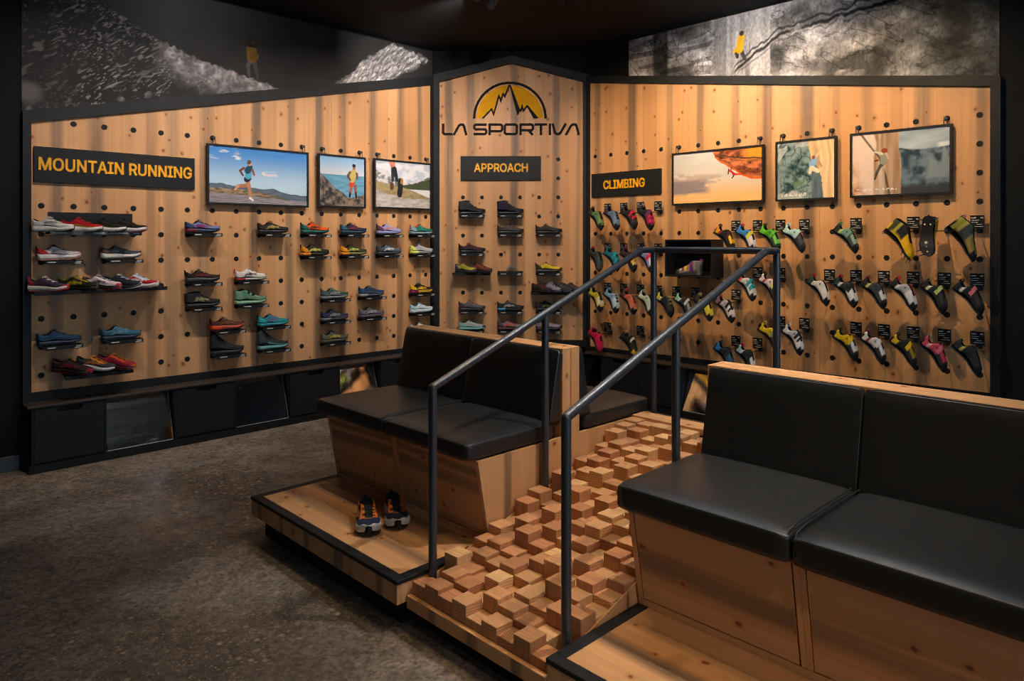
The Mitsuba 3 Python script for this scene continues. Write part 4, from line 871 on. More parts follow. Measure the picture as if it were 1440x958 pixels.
def label_shelf(w, c, r, short, xa=0., xb=1.17):
    fr = FRM[w]; x, y = hole(w, c, r); k = thing('shoe_shelf', f'small shelf under the {short} ({WALLN[w]} wall)', 'shelf', 'single shoe shelves with label strips')
    x0, x1 = x + xa * P, x + xb * P
    put(k, 'tray', MB().box((x0 - .02, y + .006, .012), (x1, y + .011, .118), fr=fr).box((x0 - .02, y - .012, .008), (x0 + .20, y + .006, .014), fr=fr).shape('m_black'))
    put(k, 'peg', MB().tube([on(w, x, y, .004), on(w, x, y, .020)], .016, 14).shape('m_black')); put(k, 'peg', MB().tube([on(w, x + P, y, .004), on(w, x + P, y, .012)], .013, 12).shape('m_black'))
    ls = put(k, 'label_strip', MB().box((x0, y - .014, .118), (x1, y + .013, .122), fr=fr).shape('m_frame'))
    pm = MB(); wc = lin('b8b8b6')
    pm.box((x0 + .014, y - .002, .122), (x0 + .014 + .045 + .02 * rng.random(), y + .005, .1226), fr=fr, c=wc)
    pm.box((x1 - .045, y + .001, .122), (x1 - .010, y + .007, .1226), fr=fr, c=wc).box((x1 - .055, y - .010, .122), (x1 - .014, y - .004, .1226), fr=fr, c=wc)
    put(ls, 'print', pm.shape('m_vcs', color=True), label='small white print', kind='stuff')

def seat(w, la, short, paint, k, x, y, z, yaw=0, pitch=.02, roll=0, where='', group=None, L=1.0, key=None, cat='running shoe'):
    fr = FRM[w]; a = yaw
    ex = math.cos(a) * fr[1] + math.sin(a) * fr[3] + pitch * UP
    key = thing('boot' if la is BOOT else 'running_shoe', f'{short} {where}', 'hiking boot' if la is BOOT else cat, group)
    o = fr[0] + x * fr[1] + y * UP + z * fr[3]
    build_shoe(key, shoe_parts(la, paint, **k), frame4(o, ex, UP)); return key

SINGLE = [
 ('L', 5, 1, *R(LOW, 'lavender and navy running shoe with red heel', '6e759b', '31406a', '8a90b4', '2a3a60', '20243a', '8a2d62', midsole='2a3a5e', midsole2='6e1f2c', lining='15151a', laces='2a2c44')),
 ('L', 8, 1, *R(TRAIL, 'black running shoe with thin gold stripe', '26262a', '2c2c26', '1c1c1e', '1c1c20', '1a1a1c', 'b79a52', midsole='26272b', lining='141416', laces='3a3026')),
 ('L', 10, 1, *R(LOW, 'orange running shoe with teal heel', 'd9561a', '1f5d57', 'e8641c', None, 'c8481a', '2a2422', midsole='1d5852', midsole2='24635c', lining='1c1512', laces='b8401a', tab='26201e')),
 ('L', 12, 1, *R(LOW, 'navy running shoe with petrol blue heel', '222a3c', '2e5d70', '20283a', '27343f', '3a2230', '7a2a33', midsole='26404f', lining='17181f', laces='1c2030')),
 ('L', 14, 1, *R(LOW, 'lavender running shoe with coral stripe', '8f96cc', '5f3550', '9fa4d2', None, '7f84b8', 'd0735f', midsole='8d92c4', lining='4a2a3a', laces='b6b8d8', tab='43263a')),
 ('L', 16, 1, *R(TRAIL, 'deep green running shoe with orange collar', '1d6a5a', '7f9aa2', '176052', None, '2a7a68', '2f8a78', midsole='88a0a4', midsole2='7a98a6', lining='c05a38', laces='b4542e', tab='b4542e')),
 ('L', 10, 2, *R(TRAIL, 'black running shoe with orange yellow heel', '2a2a24', 'dc8a1c', '1c1c1c', None, '3a3828', 'c8cc6a', midsole='1f1f20', midsole2='dd861a', lining='151515', laces='14161a', tab='1c1a18')),
 ('L', 12, 2, *R(TRAIL, 'dark olive running shoe with orange heel', '34361f', 'dd8c1e', '2a2c1e', '4a4c28', '2c2e1c', 'b8c05a', midsole='7a7f48', midsole2='dd8a1a', lining='17170f', laces='1f2016')),
 ('L', 14, 2, *R(TRAIL, 'slate blue running shoe with white stripe', '4b5864', '39444f', '4a5662', '3c4650', '556270', 'c8cdd0', midsole='35404a', lining='222a33', laces='3d4853')),
 ('L', 16, 2, *R(LOW, 'light grey running shoe with lime heel', 'a7adac', 'd6de70', 'b8bcba', 'c2c6b8', '969c9e', None, midsole='8e9698', midsole2='cdd86a', lining='7a4a60', laces='8c9296')),
 ('L', 5, 3, *R(MAXC, 'black running shoe with dull red stripe', '201d1d', '1b1b1d', '191919', '231c1c', '1a1818', '7a2a2a', midsole='34393d', lining='101012', laces='191919', tab='1a1a1c')),
 ('L', 7, 3, *R(FLAT, 'white sneaker with black side print', 'd8d0c8', 'cfc6bd', 'c9c2b8', 'cdc8bc', 'd8d2ca', '3a3034', midsole='c4c0b2', midsole2='a02824', lining='c9c2ba', laces='ddd8d0', tab='b44a30', text=None)),
 ('L', 5, 4, *R(MID, 'black mid boot with olive side line', '1f2021', '26282a', '1a1a1a', '24272a', '191919', '8a8a5e', midsole='2b2f33', lining='121213', laces='151515')),
 ('L', 7, 4, *R(MID, 'sage green mid boot with two dials', '5f8a6c', '739a7e', '557f63', '4c7459', '86a992', None, midsole='8fbd98', lining='1b1e1c', laces='2a352d')),
 ('L', 11, 4, *R(TRAIL, 'dark green running shoe with grey mudguard', '2f4a44', '4c5f66', '33493f', '78837f', '50665c', '8b9590', midsole='7d8885', lining='26302e', laces='7b8377', tab='23262a')),
 ('L', 13, 4, *R(TRAIL, 'petrol blue running shoe with grey heel sole', '1f3a58', '2b4763', '1d3550', '5e6a70', '1f3347', None, midsole='40525f', midsole2='9b9d9b', lining='19232f', laces='24303c', tab='181e28')),
 ('L', 16, 4, *R(LOW, 'yellow and black running shoe with magenta heel', '1f1c18', 'e0b02a', '2a2416', 'd8aa2a', '191713', 'e0b02a', midsole='d3a82c', midsole2='84204e', lining='141210', laces='141210')),
 ('L', 6, 5, *R(MAXC, 'dark rust running shoe with orange red sole', '5a3026', '4a2b26', '4c2a22', '6a3226', '49332e', '7a4a36', midsole='b64a34', midsole2='d2481c', lining='1e1715', laces='3b2c28', tab='231c1c')),
 ('L', 8, 5, *R(TRAIL, 'teal running shoe with purple laces', '23808c', '2aa39c', '1f7c88', '2b98a0', '2d6d84', '6a5a90', midsole='2e9aa4', lining='1b3a40', laces='6e5a8e', tab='173a3e')),
 ('L', 11, 5, *R(TRAIL, 'dark navy running shoe with grey heel stripe', '262f49', '2a3350', '222a40', '6c6f72', '20273a', '85878a', midsole='3d4148', midsole2='74777a', lining='161a26', laces='20263a')),
 ('L', 13, 5, *R(TRAIL, 'grey purple running shoe with silver trim', '565059', '6a676c', '4e4750', '74747a', '4a444e', '9a9aa0', midsole='5c5a60', lining='2c282e', laces='6a646c')),
 ('L', 16, 5, *R(MAXC, 'pale blue running shoe with white upper', 'c6dbe2', 'a8ccd9', 'd5e2e6', 'b5d5e0', 'bcd4dc', None, midsole='c9dfe6', lining='5a6a72', laces='dbe6ea')),
 ('L', 6, 6, *R(GAIT, 'black running shoe with a high black gaiter', '222325', '2a2b2d', '202022', '26282b', '1b1b1d', '3a3b3e', midsole='2d2f33', lining='121214', tongue='1b1b1d')),
 ('L', 8, 6, *R(GAIT, 'pale teal running shoe with a high black gaiter', '262b2c', '3a4444', '1d2022', '5f9a9a', '1b1f20', '3a4a4a', midsole='6fb0b0', lining='111314', tongue='181b1c')),
 ('L', 11, 6, *R(TRAIL, 'olive grey running shoe with yellow flecks', '535548', '5e604f', '4c4e42', '4a4a3c', '494b40', 'b49c44', midsole='56564a', lining='2d2e28', laces='3c3d34')),
 ('L', 16, 6, *R(LOW, 'white running shoe half hidden by the bench back', 'd8d6cc', 'ccc9be', 'dedcd2', 'cfcdc3', 'c9c7bd', 'a8a69c', midsole='dcdad2', lining='4c4c48', laces='e2e0d8')),
 ('L', 0, 2, *R(MAXC, 'white running shoe with red heel and tongue', 'd9d0d0', 'c03038', 'd9a99c', None, 'e0d8d8', 'b8b0b0', midsole='e8e2de', lining='1c1a1c', laces='1f1b1c', tongue='b02430', tab='1c1a1c', outsole='d98a78', toe_lip=False, text=('SPORTIVA', .33, .058, .012, '9a8f90'))),
 ('L', 2, 2, *R(MAXC, 'grey running shoe with thick cream sole', '4b545c', '6b5748', '4a525a', '58616a', '3f474e', None, midsole='e4e0d6', lining='2a2224', laces='c8b8b4', tongue='6a2430')),
 ('L', 0, 5, *R(TRAIL, 'dark blue running shoe with navy sole', '1d3c57', '28485f', '1c3650', '23384c', '193248', '2d4f69', midsole='2a3b50', lining='141c26', laces='1b2a3c')),
 ('L', 2, 5, *R(TRAIL, 'steel blue running shoe with pale laces', '36637c', '2d5269', '3f6c84', '2c4e63', '44768f', '5a8aa2', midsole='27394d', lining='15191f', laces='8fb0b8')),
 ('C', 0, 1, *R(BOOT, 'tall black boot with grey heel patch', '26282b', '2c2e31', '1d1e20', '303336', '232528', None, midsole='2c2e31', lining='161718', laces='1b1c1e')),
 ('C', 2, 1, *R(BOOT, 'tall black boot with purple sheen', '27242c', '2a2136', '1e1c22', '2d2436', '232027', None, midsole='2a2730', lining='16151a', laces='1d1b21')),
 ('C', 2, 2, *R(TRAIL, 'grey approach shoe with rust tongue', '45464a', '33343a', '1e1f21', '3a3b40', '50413c', '5e4a48', midsole='2c2d31', lining='6a3a2c', laces='6f4332', tab='5a2a24')),
 ('C', 4, 2, *R(TRAIL, 'charcoal approach shoe with black laces', '35383c', '2e3134', '1d1f21', '2a2d30', '303337', None, midsole='26282b', lining='1b1c1e', laces='232528', tab='1d1e20')),
 ('C', 0, 3, *R(TRAIL, 'dark maroon approach shoe with black toe', '40242a', '251d22', '1d1a1c', '2a1f24', '4a262a', None, midsole='24262b', lining='1a1518', laces='57302e', tab='1c1618')),
 ('C', 4, 4, *R(TRAIL, 'bright yellow approach shoe with black sole', 'dcbc2c', '3a3830', '2a2a2a', '33332f', 'd8b82a', None, midsole='3a3c3e', lining='1a1815', laces='57300f', tab='231f1c')),
 ('C', 0, 6, *R(TRAIL, 'grey approach shoe with maroon heel', '5c5a5e', '432a34', '1f1f21', '49474c', '6a6464', None, midsole='39313a', lining='2b2528', laces='7a5046', tab='2b1f24')),
 ('C', 2, 6, *R(TRAIL, 'slate approach shoe with bright blue heel sole', '30363c', '272c31', '1c1e20', '2c3237', '3a4046', 'a9a59c', midsole='24272b', midsole2='2f8cba', lining='191b1e', laces='403a38', tab='1c1e21')),
 ('C', 4, 6, *R(TRAIL, 'black approach shoe with olive line', '24262a', '2a2c2c', '1a1b1d', '2a2c2c', '1e2022', '8a8a4c', midsole='2c3038', lining='151617', laces='1f2123')),
 ('C', 0, 7, *R(TRAIL, 'pale grey approach shoe with aqua sole', '9aa3a4', '7aa5a4', '1f2123', '86c2bf', 'b2b4b2', None, midsole='7cc0bd', lining='38474a', laces='8f9a9a')),
 ('C', 2, 7, *R(TRAIL, 'grey approach shoe with coral stripe', '77767c', '4c3a44', '2a2a2c', '5c4a52', '8a5058', 'd95a48', midsole='55353c', lining='3a2a30', laces='a04a50')),
 ('C', 4, 7, *R(TRAIL, 'pale lilac approach shoe with dark sole', '9a939a', '7c747c', '1d1e21', '6e6c74', '8a6a62', None, midsole='3c4148', lining='463a3c', laces='b08878')),
]
for w, c, r, la, short, paint, k in SINGLE:
    label_shelf(w, c, r, short, xa=(0 if w == 'L' else -.08), xb=(1.17 if w == 'L' else 1.12))
    x, y = hole(w, c, r); n0 = x - (.2 if w == 'L' else .18) * P
    key = seat(w, la, short, paint, k, n0, y + .012, .062, yaw=.02, pitch=.03, where=f'on the {WALLN[w]} wall, {ROWN[w][r]} row', group=f'shoes on the {WALLN[w]} display wall')
    if 'two dials' in short:
        for s0 in (.40, .53):
            hw, hz = la.side(np.array(s0), np.array(.80)); M = frame4(V3(0, 0, 0), FRM[w][1], UP)
            o = V3(n0 + s0 * la.L, y + .012, .062); b = on(w, o[0], o[1] + hz, o[2] + hw)
            put(key, 'dial', MB().tube([b - .004 * FRM[w][3], b + .008 * FRM[w][3]], .011, 12, lin('17191a')).shape('m_vcs', color=True), label='black closure dial')

# the flip flop on the middle wall
short = 'black flip flop'
label_shelf('C', 2, 4, short, xa=-.08, xb=1.12)
k = thing('sandal', 'black flip flop with grey straps on the middle display wall, fourth row', 'sandal'); x, y = hole('C', 2, 4)
la = Last(heel=.014, fore=.012, spring=.006); q = stations(30)
ol = np.r_[np.c_[q * .27, la.w(q) + la.c(q)], np.c_[q * .27, -la.w(q) + la.c(q)][::-1]]
fo = (FC[0] + (x - .18 * P) * FC[1] + (y + .012) * UP + .062 * FC[3], FC[1], np.cross(UP, FC[1]), UP)
put(k, 'sole', MB().slab(Polygon(ol).buffer(0), fo, 0, .016, c=lin('222326')).shape('m_vcs', color=True))
for sg, cc in ((1, '3a4048'), (-1, '6b7076')):
    th = np.linspace(0, 1, 9); put(k, 'strap', MB().tube([fo[0] + (.10 + .10 * t) * fo[1] + sg * (.040 * (1 - t) ** .7) * fo[2] + (.012 + .052 * math.sin(PI * (.12 + .78 * t)) ) * UP for t in th], .008, 6, lin(cc)).shape('m_vcm', color=True, smooth=True))

def rack(name, label, w, x0, x1, y, depth, back=None, tilt=0, strip=False):
    fr = FRM[w]; k = thing(name, label, 'shelf'); ny = math.sin(tilt)
    put(k, 'tray', MB().box((x0, y - .012, .010), (x1, y, depth), ch=.002, fr=fr, skew=lambda V: V + np.c_[0 * V[:, 0], -V[:, 2] * ny, 0 * V[:, 0]]).shape('m_frame'))
    put(k, 'front_lip', MB().box((x0, y - .020 - depth * ny, depth), (x1, y + .006 - depth * ny, depth + .004), ch=.001, fr=fr).shape('m_frame' if not strip else 'm_grey'))
    if back: put(k, 'back_plate', MB().box((x0 + .02, y, .004), (x1 - .02, back, .010), fr=fr).shape('m_frame'))
    if strip:
        pm = MB()
        for a, b_ in ((.02, .10), (.27, .34), (.37, .50), (x1 - x0 - .06, x1 - x0 - .02)): pm.box((x0 + a, y - .008, depth + .004), (x0 + b_, y - .001, depth + .0046), fr=fr, c=lin('b0b2b2'))
        put(k, 'print', pm.shape('m_vcs', color=True), kind='stuff')
    return k
def row_of(w, xs, y, z, yaw, items, where, group, pitch=0.0, L=1):
    for (x, it) in zip(xs, items):
        la, short, paint, k = it
        seat(w, la, short, paint, k, x, y, z, yaw=yaw, pitch=pitch, where=where, group=group)
x0, y0 = hole('L', 0, 1)
rack('shoe_rack', 'wide grey shelf with a label strip and four running shoes', 'L', x0 + .02, x0 + 3.05 * P, y0 + .012, .165, back=1.800, strip=True)
row_of('L', [1.085, 1.265, 1.42, 1.56], y0 + .0125, .05, .66, [
 R(MAXC, 'white running shoe with grey lettering', 'c9c8c4', 'b9b8b4', 'd4d3cf', None, 'bdbcb8', None, midsole='dedad2', lining='1b1b1d', laces='e6e6e2', outsole='202022', lugs=0, text=('SPORTIVA', .34, .060, .013, '4b4b4d')),
 R(MAXC, 'bright red running shoe with white sole', 'b51820', '9c141c', 'c41c22', 'd8a428', '8a1218', None, midsole='e2ded6', lining='2a1214', laces='c02a2c', outsole='1c1c1e', lugs=0),
 R(MAXC, 'black and olive running shoe with white sole', '1d1c1a', '2a2a1e', '1f1e1c', '4a4a22', '181817', None, midsole='e0dcd4', lining='121212', laces='1d1d1b', outsole='1b1b1d', lugs=0),
 R(MAXC, 'black running shoe with red outsole', '211a1c', '2a1d20', '241c1e', None, '1b1718', None, midsole='dcd6d4', lining='121012', laces='1d181a', outsole='7a2430', lugs=0)],
 'on the wide rack of the left wall', 'shoes on the left display wall')
x0, y0 = hole('L', 0, 3)
rack('shoe_rack', 'long thin black shelf with five running shoes', 'L', 1.07, 1.93, 1.240, .185)
row_of('L', [1.06, 1.245, 1.395, 1.53, 1.65], 1.2405, .05, .74, [
 R(MAXC, 'navy and plum running shoe with red toe', '3a3648', '8a2028', 'c01f26', None, '2c2a38', '5e2a3c', midsole='dcd4c6', lining='22202a', laces='dedede', outsole='b02226', tab='b01c22'),
 R(TRAIL, 'black running shoe with yellow collar', '1c1b12', '1b1b17', '191917', '2a2812', '17170f', 'b09a20', midsole='1b1b1c', lining='b09c20', laces='8a7a1c', tongue='b8a422'),
 R(TRAIL, 'pink and white running shoe with black toe', 'c9b4b8', '20201f', 'a83440', 'cfc4c6', 'd8ccd0', '3a3438', midsole='26242a', lining='161517', laces='d8d0d2', outsole='a02c3a'),
 R(LOW, 'dark navy running shoe with white sole tip', '1f2430', '232936', '262c38', None, '1b1f2a', None, midsole='28303c', lining='14161b', laces='c9ccd0', outsole='c8c8c4', lugs=.001),
 R(MAXC, 'red running shoe with light blue tongue', 'a81f2c', 'd4ccc6', 'b4303a', None, 'c8d4de', 'd8d0cc', midsole='dcd8d2', lining='3a8aa6', laces='d8dade', tongue='8fb8d4', outsole='c4c0ba')],
 'on the long shelf of the left wall', 'shoes on the left display wall')
rack('shoe_rack', 'tilted black shelf with three running shoes', 'L', 1.26, 1.70, .672, .160, tilt=.25)
row_of('L', [1.20, 1.35, 1.485], .668, .05, .68, [
 R(TRAIL, 'maroon running shoe with bright red toe', '351b20', '2a171b', 'c0202c', '2c171b', '2b181c', '7a2430', midsole='2b1a1f', lining='161012', laces='2c191d', outsole='7a1f2a'),
 R(MAXC, 'charcoal running shoe with orange laces', '373c42', '24272b', '3a4046', None, 'c8761c', 'c8761c', midsole='dcdad6', lining='131416', laces='e08a1e', outsole='1d1d1f'),
 R(TRAIL, 'crimson running shoe with orange toe', '8e1f30', '54182a', 'c85a1c', '6e1a2c', 'c05024', None, midsole='5a1a2e', lining='1a1216', laces='d0682a', outsole='b0501c')],
 'on the tilted shelf of the left wall', 'shoes on the left display wall', pitch=-.10)
x0, y0 = hole('C', 0, 4)
rack('shoe_rack', 'thin dark shelf with two approach shoes', 'C', x0 - .10, x0 + .295, y0 + .010, .150)
row_of('C', [x0 - .07, x0 + .085], y0 + .0105, .05, .60, [
 R(TRAIL, 'olive yellow approach shoe with navy rand', 'a09a34', '3a3a44', '34343e', '2f303c', '8a8434', None, midsole='2b2c36', lining='4a3f28', laces='6a5a30'),
 R(TRAIL, 'brown approach shoe with dark purple rand', '6e3a2a', '3a2c3c', '2f2734', '332a3a', '7a4432', None, midsole='2d2733', lining='3f2a26', laces='7c4a38')],
 'on a thin shelf of the middle wall', 'shoes on the middle display wall')
x0, y0 = hole('C', 4, 5)
rack('shoe_rack', 'thin dark shelf with four approach shoes', 'C', x0 - .09, x0 + .40, y0 + .008, .150)
row_of('C', [x0 - .07, x0 + .04, x0 + .145, x0 + .25], y0 + .0085, .045, .85, [
 R(TRAIL, 'brown black approach shoe with red collar', '3a2a28', '2a2224', '2a2426', '33282a', '5a2c26', None, midsole='28242a', lining='5e2a22', laces='5e342c'),
 R(TRAIL, 'lilac grey approach shoe with purple sole', '8f86a0', '3a3450', '7d7590', '4a4466', 'a59cb4', None, midsole='3d3858', lining='2c2838', laces='b0a8bc'),
 R(TRAIL, 'dark grey approach shoe with green side', '3c4044', '2f3236', '34383a', '4a6a3c', '474b50', None, midsole='3a4658', lining='26282b', laces='5a5e62'),
 R(TRAIL, 'dark purple approach shoe with rust laces', '463a50', '2f2838', '3a3044', '383042', '5a3a3c', None, midsole='36304a', lining='2a2430', laces='7c4a34')],
 'on a shelf of the middle wall', 'shoes on the middle display wall')

# the pair on the bench platform
for i, (tp, dd, lab) in enumerate((((1.845, 2.842), (-.50, -.866), 'left shoe of the navy and orange pair standing on the bench platform'), ((1.985, 2.806), (-.48, -.877), 'right shoe of the navy and orange pair standing on the bench platform'))):
    tp = V3(*tp, .2113); hl = tp - .275 * V3(*dd, 0)
    key = thing('running_shoe', lab, 'running shoe', 'pair of shoes on the platform'); d = (tp - hl) / np.linalg.norm(tp - hl)
    build_shoe(key, shoe_parts(Last(heel=.046, fore=.044, spring=.018, flare=1.14, W=1.22, rim=([0, .1, .3, .36, .5, .68, .75, 1], [.80, .84, .80, .62, .46, .34, .34, .45])), paint_run('22304a', 'c06a22', 'd3cec8', 'c8ccd0', 'cf6f22', 'c9702a'), midsole='d3cec8', outsole='0f0f10', lining='101012', laces='1b1b1d', tongue='2a3430', tab='1a1a1c', n=44, lugs=.002), frame4(tp - d * .275, d, UP))

# ------------------------------------------------------------------ climbing shoes on the right wall
def C_(short, main, heel=None, toe='1b1b1d', patch=None, straps=(), loop=None, lace=None, band=None, front=None, lining='151516', rand='1b1b1d'):
    return short, paint_climb(main, heel, toe, rand, patch, band, front), dict(straps=straps, loop=loop, laces=lace, lining=lining, outsole='17171a', lugs=0, n=32)
CLIMB = [
 (1, 1, C_('moss green climbing shoe with red edge', '55794a', '2c3a2c', lace='6a2a2a', loop='151515', patch='6f8a58')),
 (2, 1, C_('slate blue climbing shoe with plum heel', '5b7186', '3a2f40', lace='77889a', loop='2a2024', patch='68829a')),
 (3, 1, C_('black climbing shoe with two red straps', '232124', '2a2628', straps=((.40, .50, .3, 'c8203a'), (.60, .69, .55, 'c8203a')), loop='2a2628', patch='3a3236')),
 (4, 1, C_('black climbing shoe with purple strap and pink toe', '2a2428', '25272c', straps=((.38, .50, .3, '6a2a58'), (.60, .68, .5, '9c2048')), loop='9a8a90', patch='c02a58', front='8a1c40')),
 (1, 3, C_('dark grey climbing shoe with red loops', '33393a', '2a2e2f', toe='4a4a4c', loop='a02020', patch='3f5048', lace='3a4a40')),
 (2, 3, C_('teal climbing shoe with two teal straps', '1f6a7c', '17606e', straps=((.38, .50, .25, '1f8aa0'), (.58, .70, .4, '1f8aa0')), loop='1f6a78')),
 (3, 3, C_('black climbing shoe with golden strap', '2a2426', '3a2a34', straps=((.56, .68, .35, 'e0a028'),), loop='7a3040', patch='d8bf70')),
 (4, 3, C_('periwinkle climbing shoe with pink strap', '7f8cc8', '2a2a34', straps=((.40, .52, .25, 'd8304e'),), loop='c02c4a', patch='d0d4ea', front='8a94d0')),
 (1, 5, C_('yellow climbing shoe with white toe', 'c9b63c', 'b8a83a', patch='d8d2b0', loop='3a3230', lace='4a3c1c', front='d3c56a')),
 (2, 5, C_('light blue climbing shoe with white laces', '86aac4', '7aa4c4', lace='d8e2ea', loop='6f9ab8', patch='c2d4de', front='a8c2d2')),
 (3, 5, C_('coral climbing shoe with grey side', 'c96a4c', '54333a', lace='d8836a', loop='b05a4a', patch='c86a50', front='c07a66')),
 (4, 5, C_('pale mint climbing shoe with dark sole', 'b9cdb6', 'c9d8c4', loop='b8c8b0', patch='a8c0c8', front='c2d2c4')),
 (5, 5, C_('black climbing shoe with pale yellow laces', '2a2a2c', 'd3c83c', lace='d8d890', loop='26282a', patch='3a3a36', band='c8c8a0')),
 (6, 5, C_('black climbing shoe with mint heel', '3a3c40', '86cfae', straps=((.40, .50, .3, 'c4c8ca'),), loop='1f2122', patch='8a8e92', band='c8ccd0')),
 (7, 5, C_('yellow climbing shoe with black stripes', 'd0bc28', '3a3a36', straps=((.44, .52, .3, '26261f'),), loop='b0a888', patch='dcca3c', front='d8c634')),
 (8, 5, C_('white and pink climbing shoe with black stripes', 'c8c0c2', '8a6a72', straps=((.42, .50, .3, '1d1d1f'), (.60, .66, .4, '1d1d1f')), loop='9a4450', patch='e0dcdc', band='1b1b1d')),
 (1, 7, C_('bright raspberry climbing shoe', 'c81f48', 'c01c44', toe='c42048', rand='b81c42', straps=((.42, .52, .3, 'd8305a'),), loop='d04a6a')),
 (3, 7, C_('black climbing shoe with yellow toe', '242426', '2a2a28', toe='e0b41e', straps=((.42, .5, .4, 'd8d0b0'),), loop='c8b878', front='2a2a26')),
 (8, 7, C_('bright blue and black climbing shoe', '1f2d3c', '2a7cc0', straps=((.42, .54, .3, '23303c'),), loop='18202a', patch='3a6a92', front='2f4d68')),
 (9, 7, C_('black and white climbing shoe with pink loop', '2a3036', '9fb8c6', straps=((.42, .54, .3, '24282c'),), loop='d03a5c', patch='e0e6ea', band='d0dce2')),
 (10, 6, C_('lime yellow climbing shoe with grey strap', 'd2bc20', 'd8b81c', straps=((.42, .52, .3, '8a8c80'),), loop='c9b050', patch='d8c83c', front='3a3a3c')),
 (11, 6, C_('white climbing shoe with black straps', 'b6babd', 'd8dadb', straps=((.42, .50, .3, '26282a'), (.56, .62, .4, '1f2123')), loop='c8c8c8', patch='dfe3e6', front='d2d6d8')),
 (8, 2, C_('orange heeled black climbing shoe with yellow toe patch', '231f20', 'e09a18', straps=((.42, .52, .3, '3a2030'),), loop='1f1c1d', patch='e0b428', band='8a2a4a')),
 (9, 2, C_('blue and yellow climbing shoe with pink loop', '3f8acc', '3a86cc', straps=((.40, .52, .25, 'd0c83a'),), loop='c03a6a', patch='d8d6dc', front='c8c8d0')),
 (10, 2, C_('bright green climbing shoe', '4fa82e', '6cc434', straps=((.40, .50, .3, '5cb43a'),), loop='1f3a20', patch='7cc860', front='2f4a30')),
 (11, 2, C_('pale mint climbing shoe with dark toe', 'a8d4d4', 'b8dedc', toe='26282b', straps=((.38, .50, .25, 'b4dcd8'),), loop='bcdcd8', front='2e3236', patch='4a5256')),
 (13, 2, C_('grey green climbing boot with lace cover', '6f9284', '2c3032', lace='5f8a5a', loop='4f7a44', band='b4c060', front='3a4444', patch='86a494')),
 (15, 2, C_('yellow and black ice climbing boot with spikes', '2a2c2c', '4a4a30', front='dcb01c', toe='e0b81c', band='b8b050', patch='d8ac1c', rand='d8b01c')),
 (16, 2, C_('ice climbing boot shown with its spiked sole', 'c8a828', 'd0b02c', front='c8a828', toe='26262a')),
 (17, 2, C_('olive and black high climbing boot', '3a4444', '8a8a30', front='8a7a40', band='a89a4a', patch='7a6c3a', loop='8a4a62')),
 (9, 4, C_('coral heeled climbing shoe with two teal straps', 'd8d8d8', 'd8503c', toe='26262a', straps=((.40, .51, .25, '2a94a8'), (.56, .68, .35, '2a94a8')), loop='2a2a2c', patch='d8d8da', front='dcdcde')),
 (10, 4, C_('white climbing shoe with lime strap', 'd8c8c4', 'dccac6', straps=((.44, .55, .3, 'c8d06a'),), loop='1d1d1f', front='3a3436', band='8a3a48')),
 (12, 4, C_('black and white climbing shoe with green heel', 'd2d0ca', '2a4a3c', straps=(), loop='b02026', patch='dcd8d2', band='c8c8c4', front='d6d2cc')),
 (13, 4, C_('black climbing shoe with white edge and red strap end', '33373b', '2a4a4c', straps=((.40, .54, .3, '24272a'),), loop='b01e28', patch='d8dadb', band='d0d4d6', front='cfd2d4')),
 (14, 4, C_('dark grey climbing shoe with white flash', '3d4146', '2b2d30', straps=((.40, .54, .3, '353a3f'),), loop='a83028', patch='d6d8da', band='c9c878', front='3a3e43')),
 (15, 4, C_('grey and white lace up climbing shoe with red tongue', 'a9adb0', '232325', lace='8a2a30', loop='c01f28', band='d8d8d8', patch='d8dadb', front='d2d4d6')),
 (16, 4, C_('black climbing shoe with pale lime strap', '2a2c2e', '3a302e', straps=((.36, .47, .3, 'b8cc7c'),), loop='8a8c50', patch='35383a', band='d8d8b0')),
 (17, 4, C_('black climbing shoe with salmon pink strap', '26282b', '2a2c30', straps=((.36, .47, .3, 'd87078'),), loop='3a2a2c', patch='3a3336', band='d4d6d8')),
 (13, 6, C_('yellow heeled climbing shoe with black and white toe', 'd8b41e', 'd8b81c', straps=((.40, .52, .3, 'e0bc20'),), loop='3a382c', patch='cfd4d8', front='2b2e31')),
 (14, 6, C_('white and dark red climbing shoe with black toe', 'd6d2d0', 'd8d6d4', straps=((.40, .52, .3, 'dcd8d6'),), loop='8a2a30', patch='cfd4da', front='2a2c30', band='8a2a34')),
 (15, 6, C_('black climbing shoe with yellow heel and strap', '26282a', 'dcb818', straps=((.40, .52, .3, 'dcb41c'),), loop='26282a', patch='8a7c24', front='2a2c2f')),
 (16, 6, C_('pink and black climbing shoe', 'c84a5c', 'd04858', straps=((.40, .52, .3, 'd8707c'),), loop='8a8488', patch='c03c50', front='2b2d31', band='e0a8ac')),
 (17, 6, C_('all black climbing shoe with yellow tab', '2a2d30', '33353a', straps=((.38, .52, .3, '2c2f33'),), loop='b89c38', band='c8b850', patch='303337', front='2a2d31')),
]
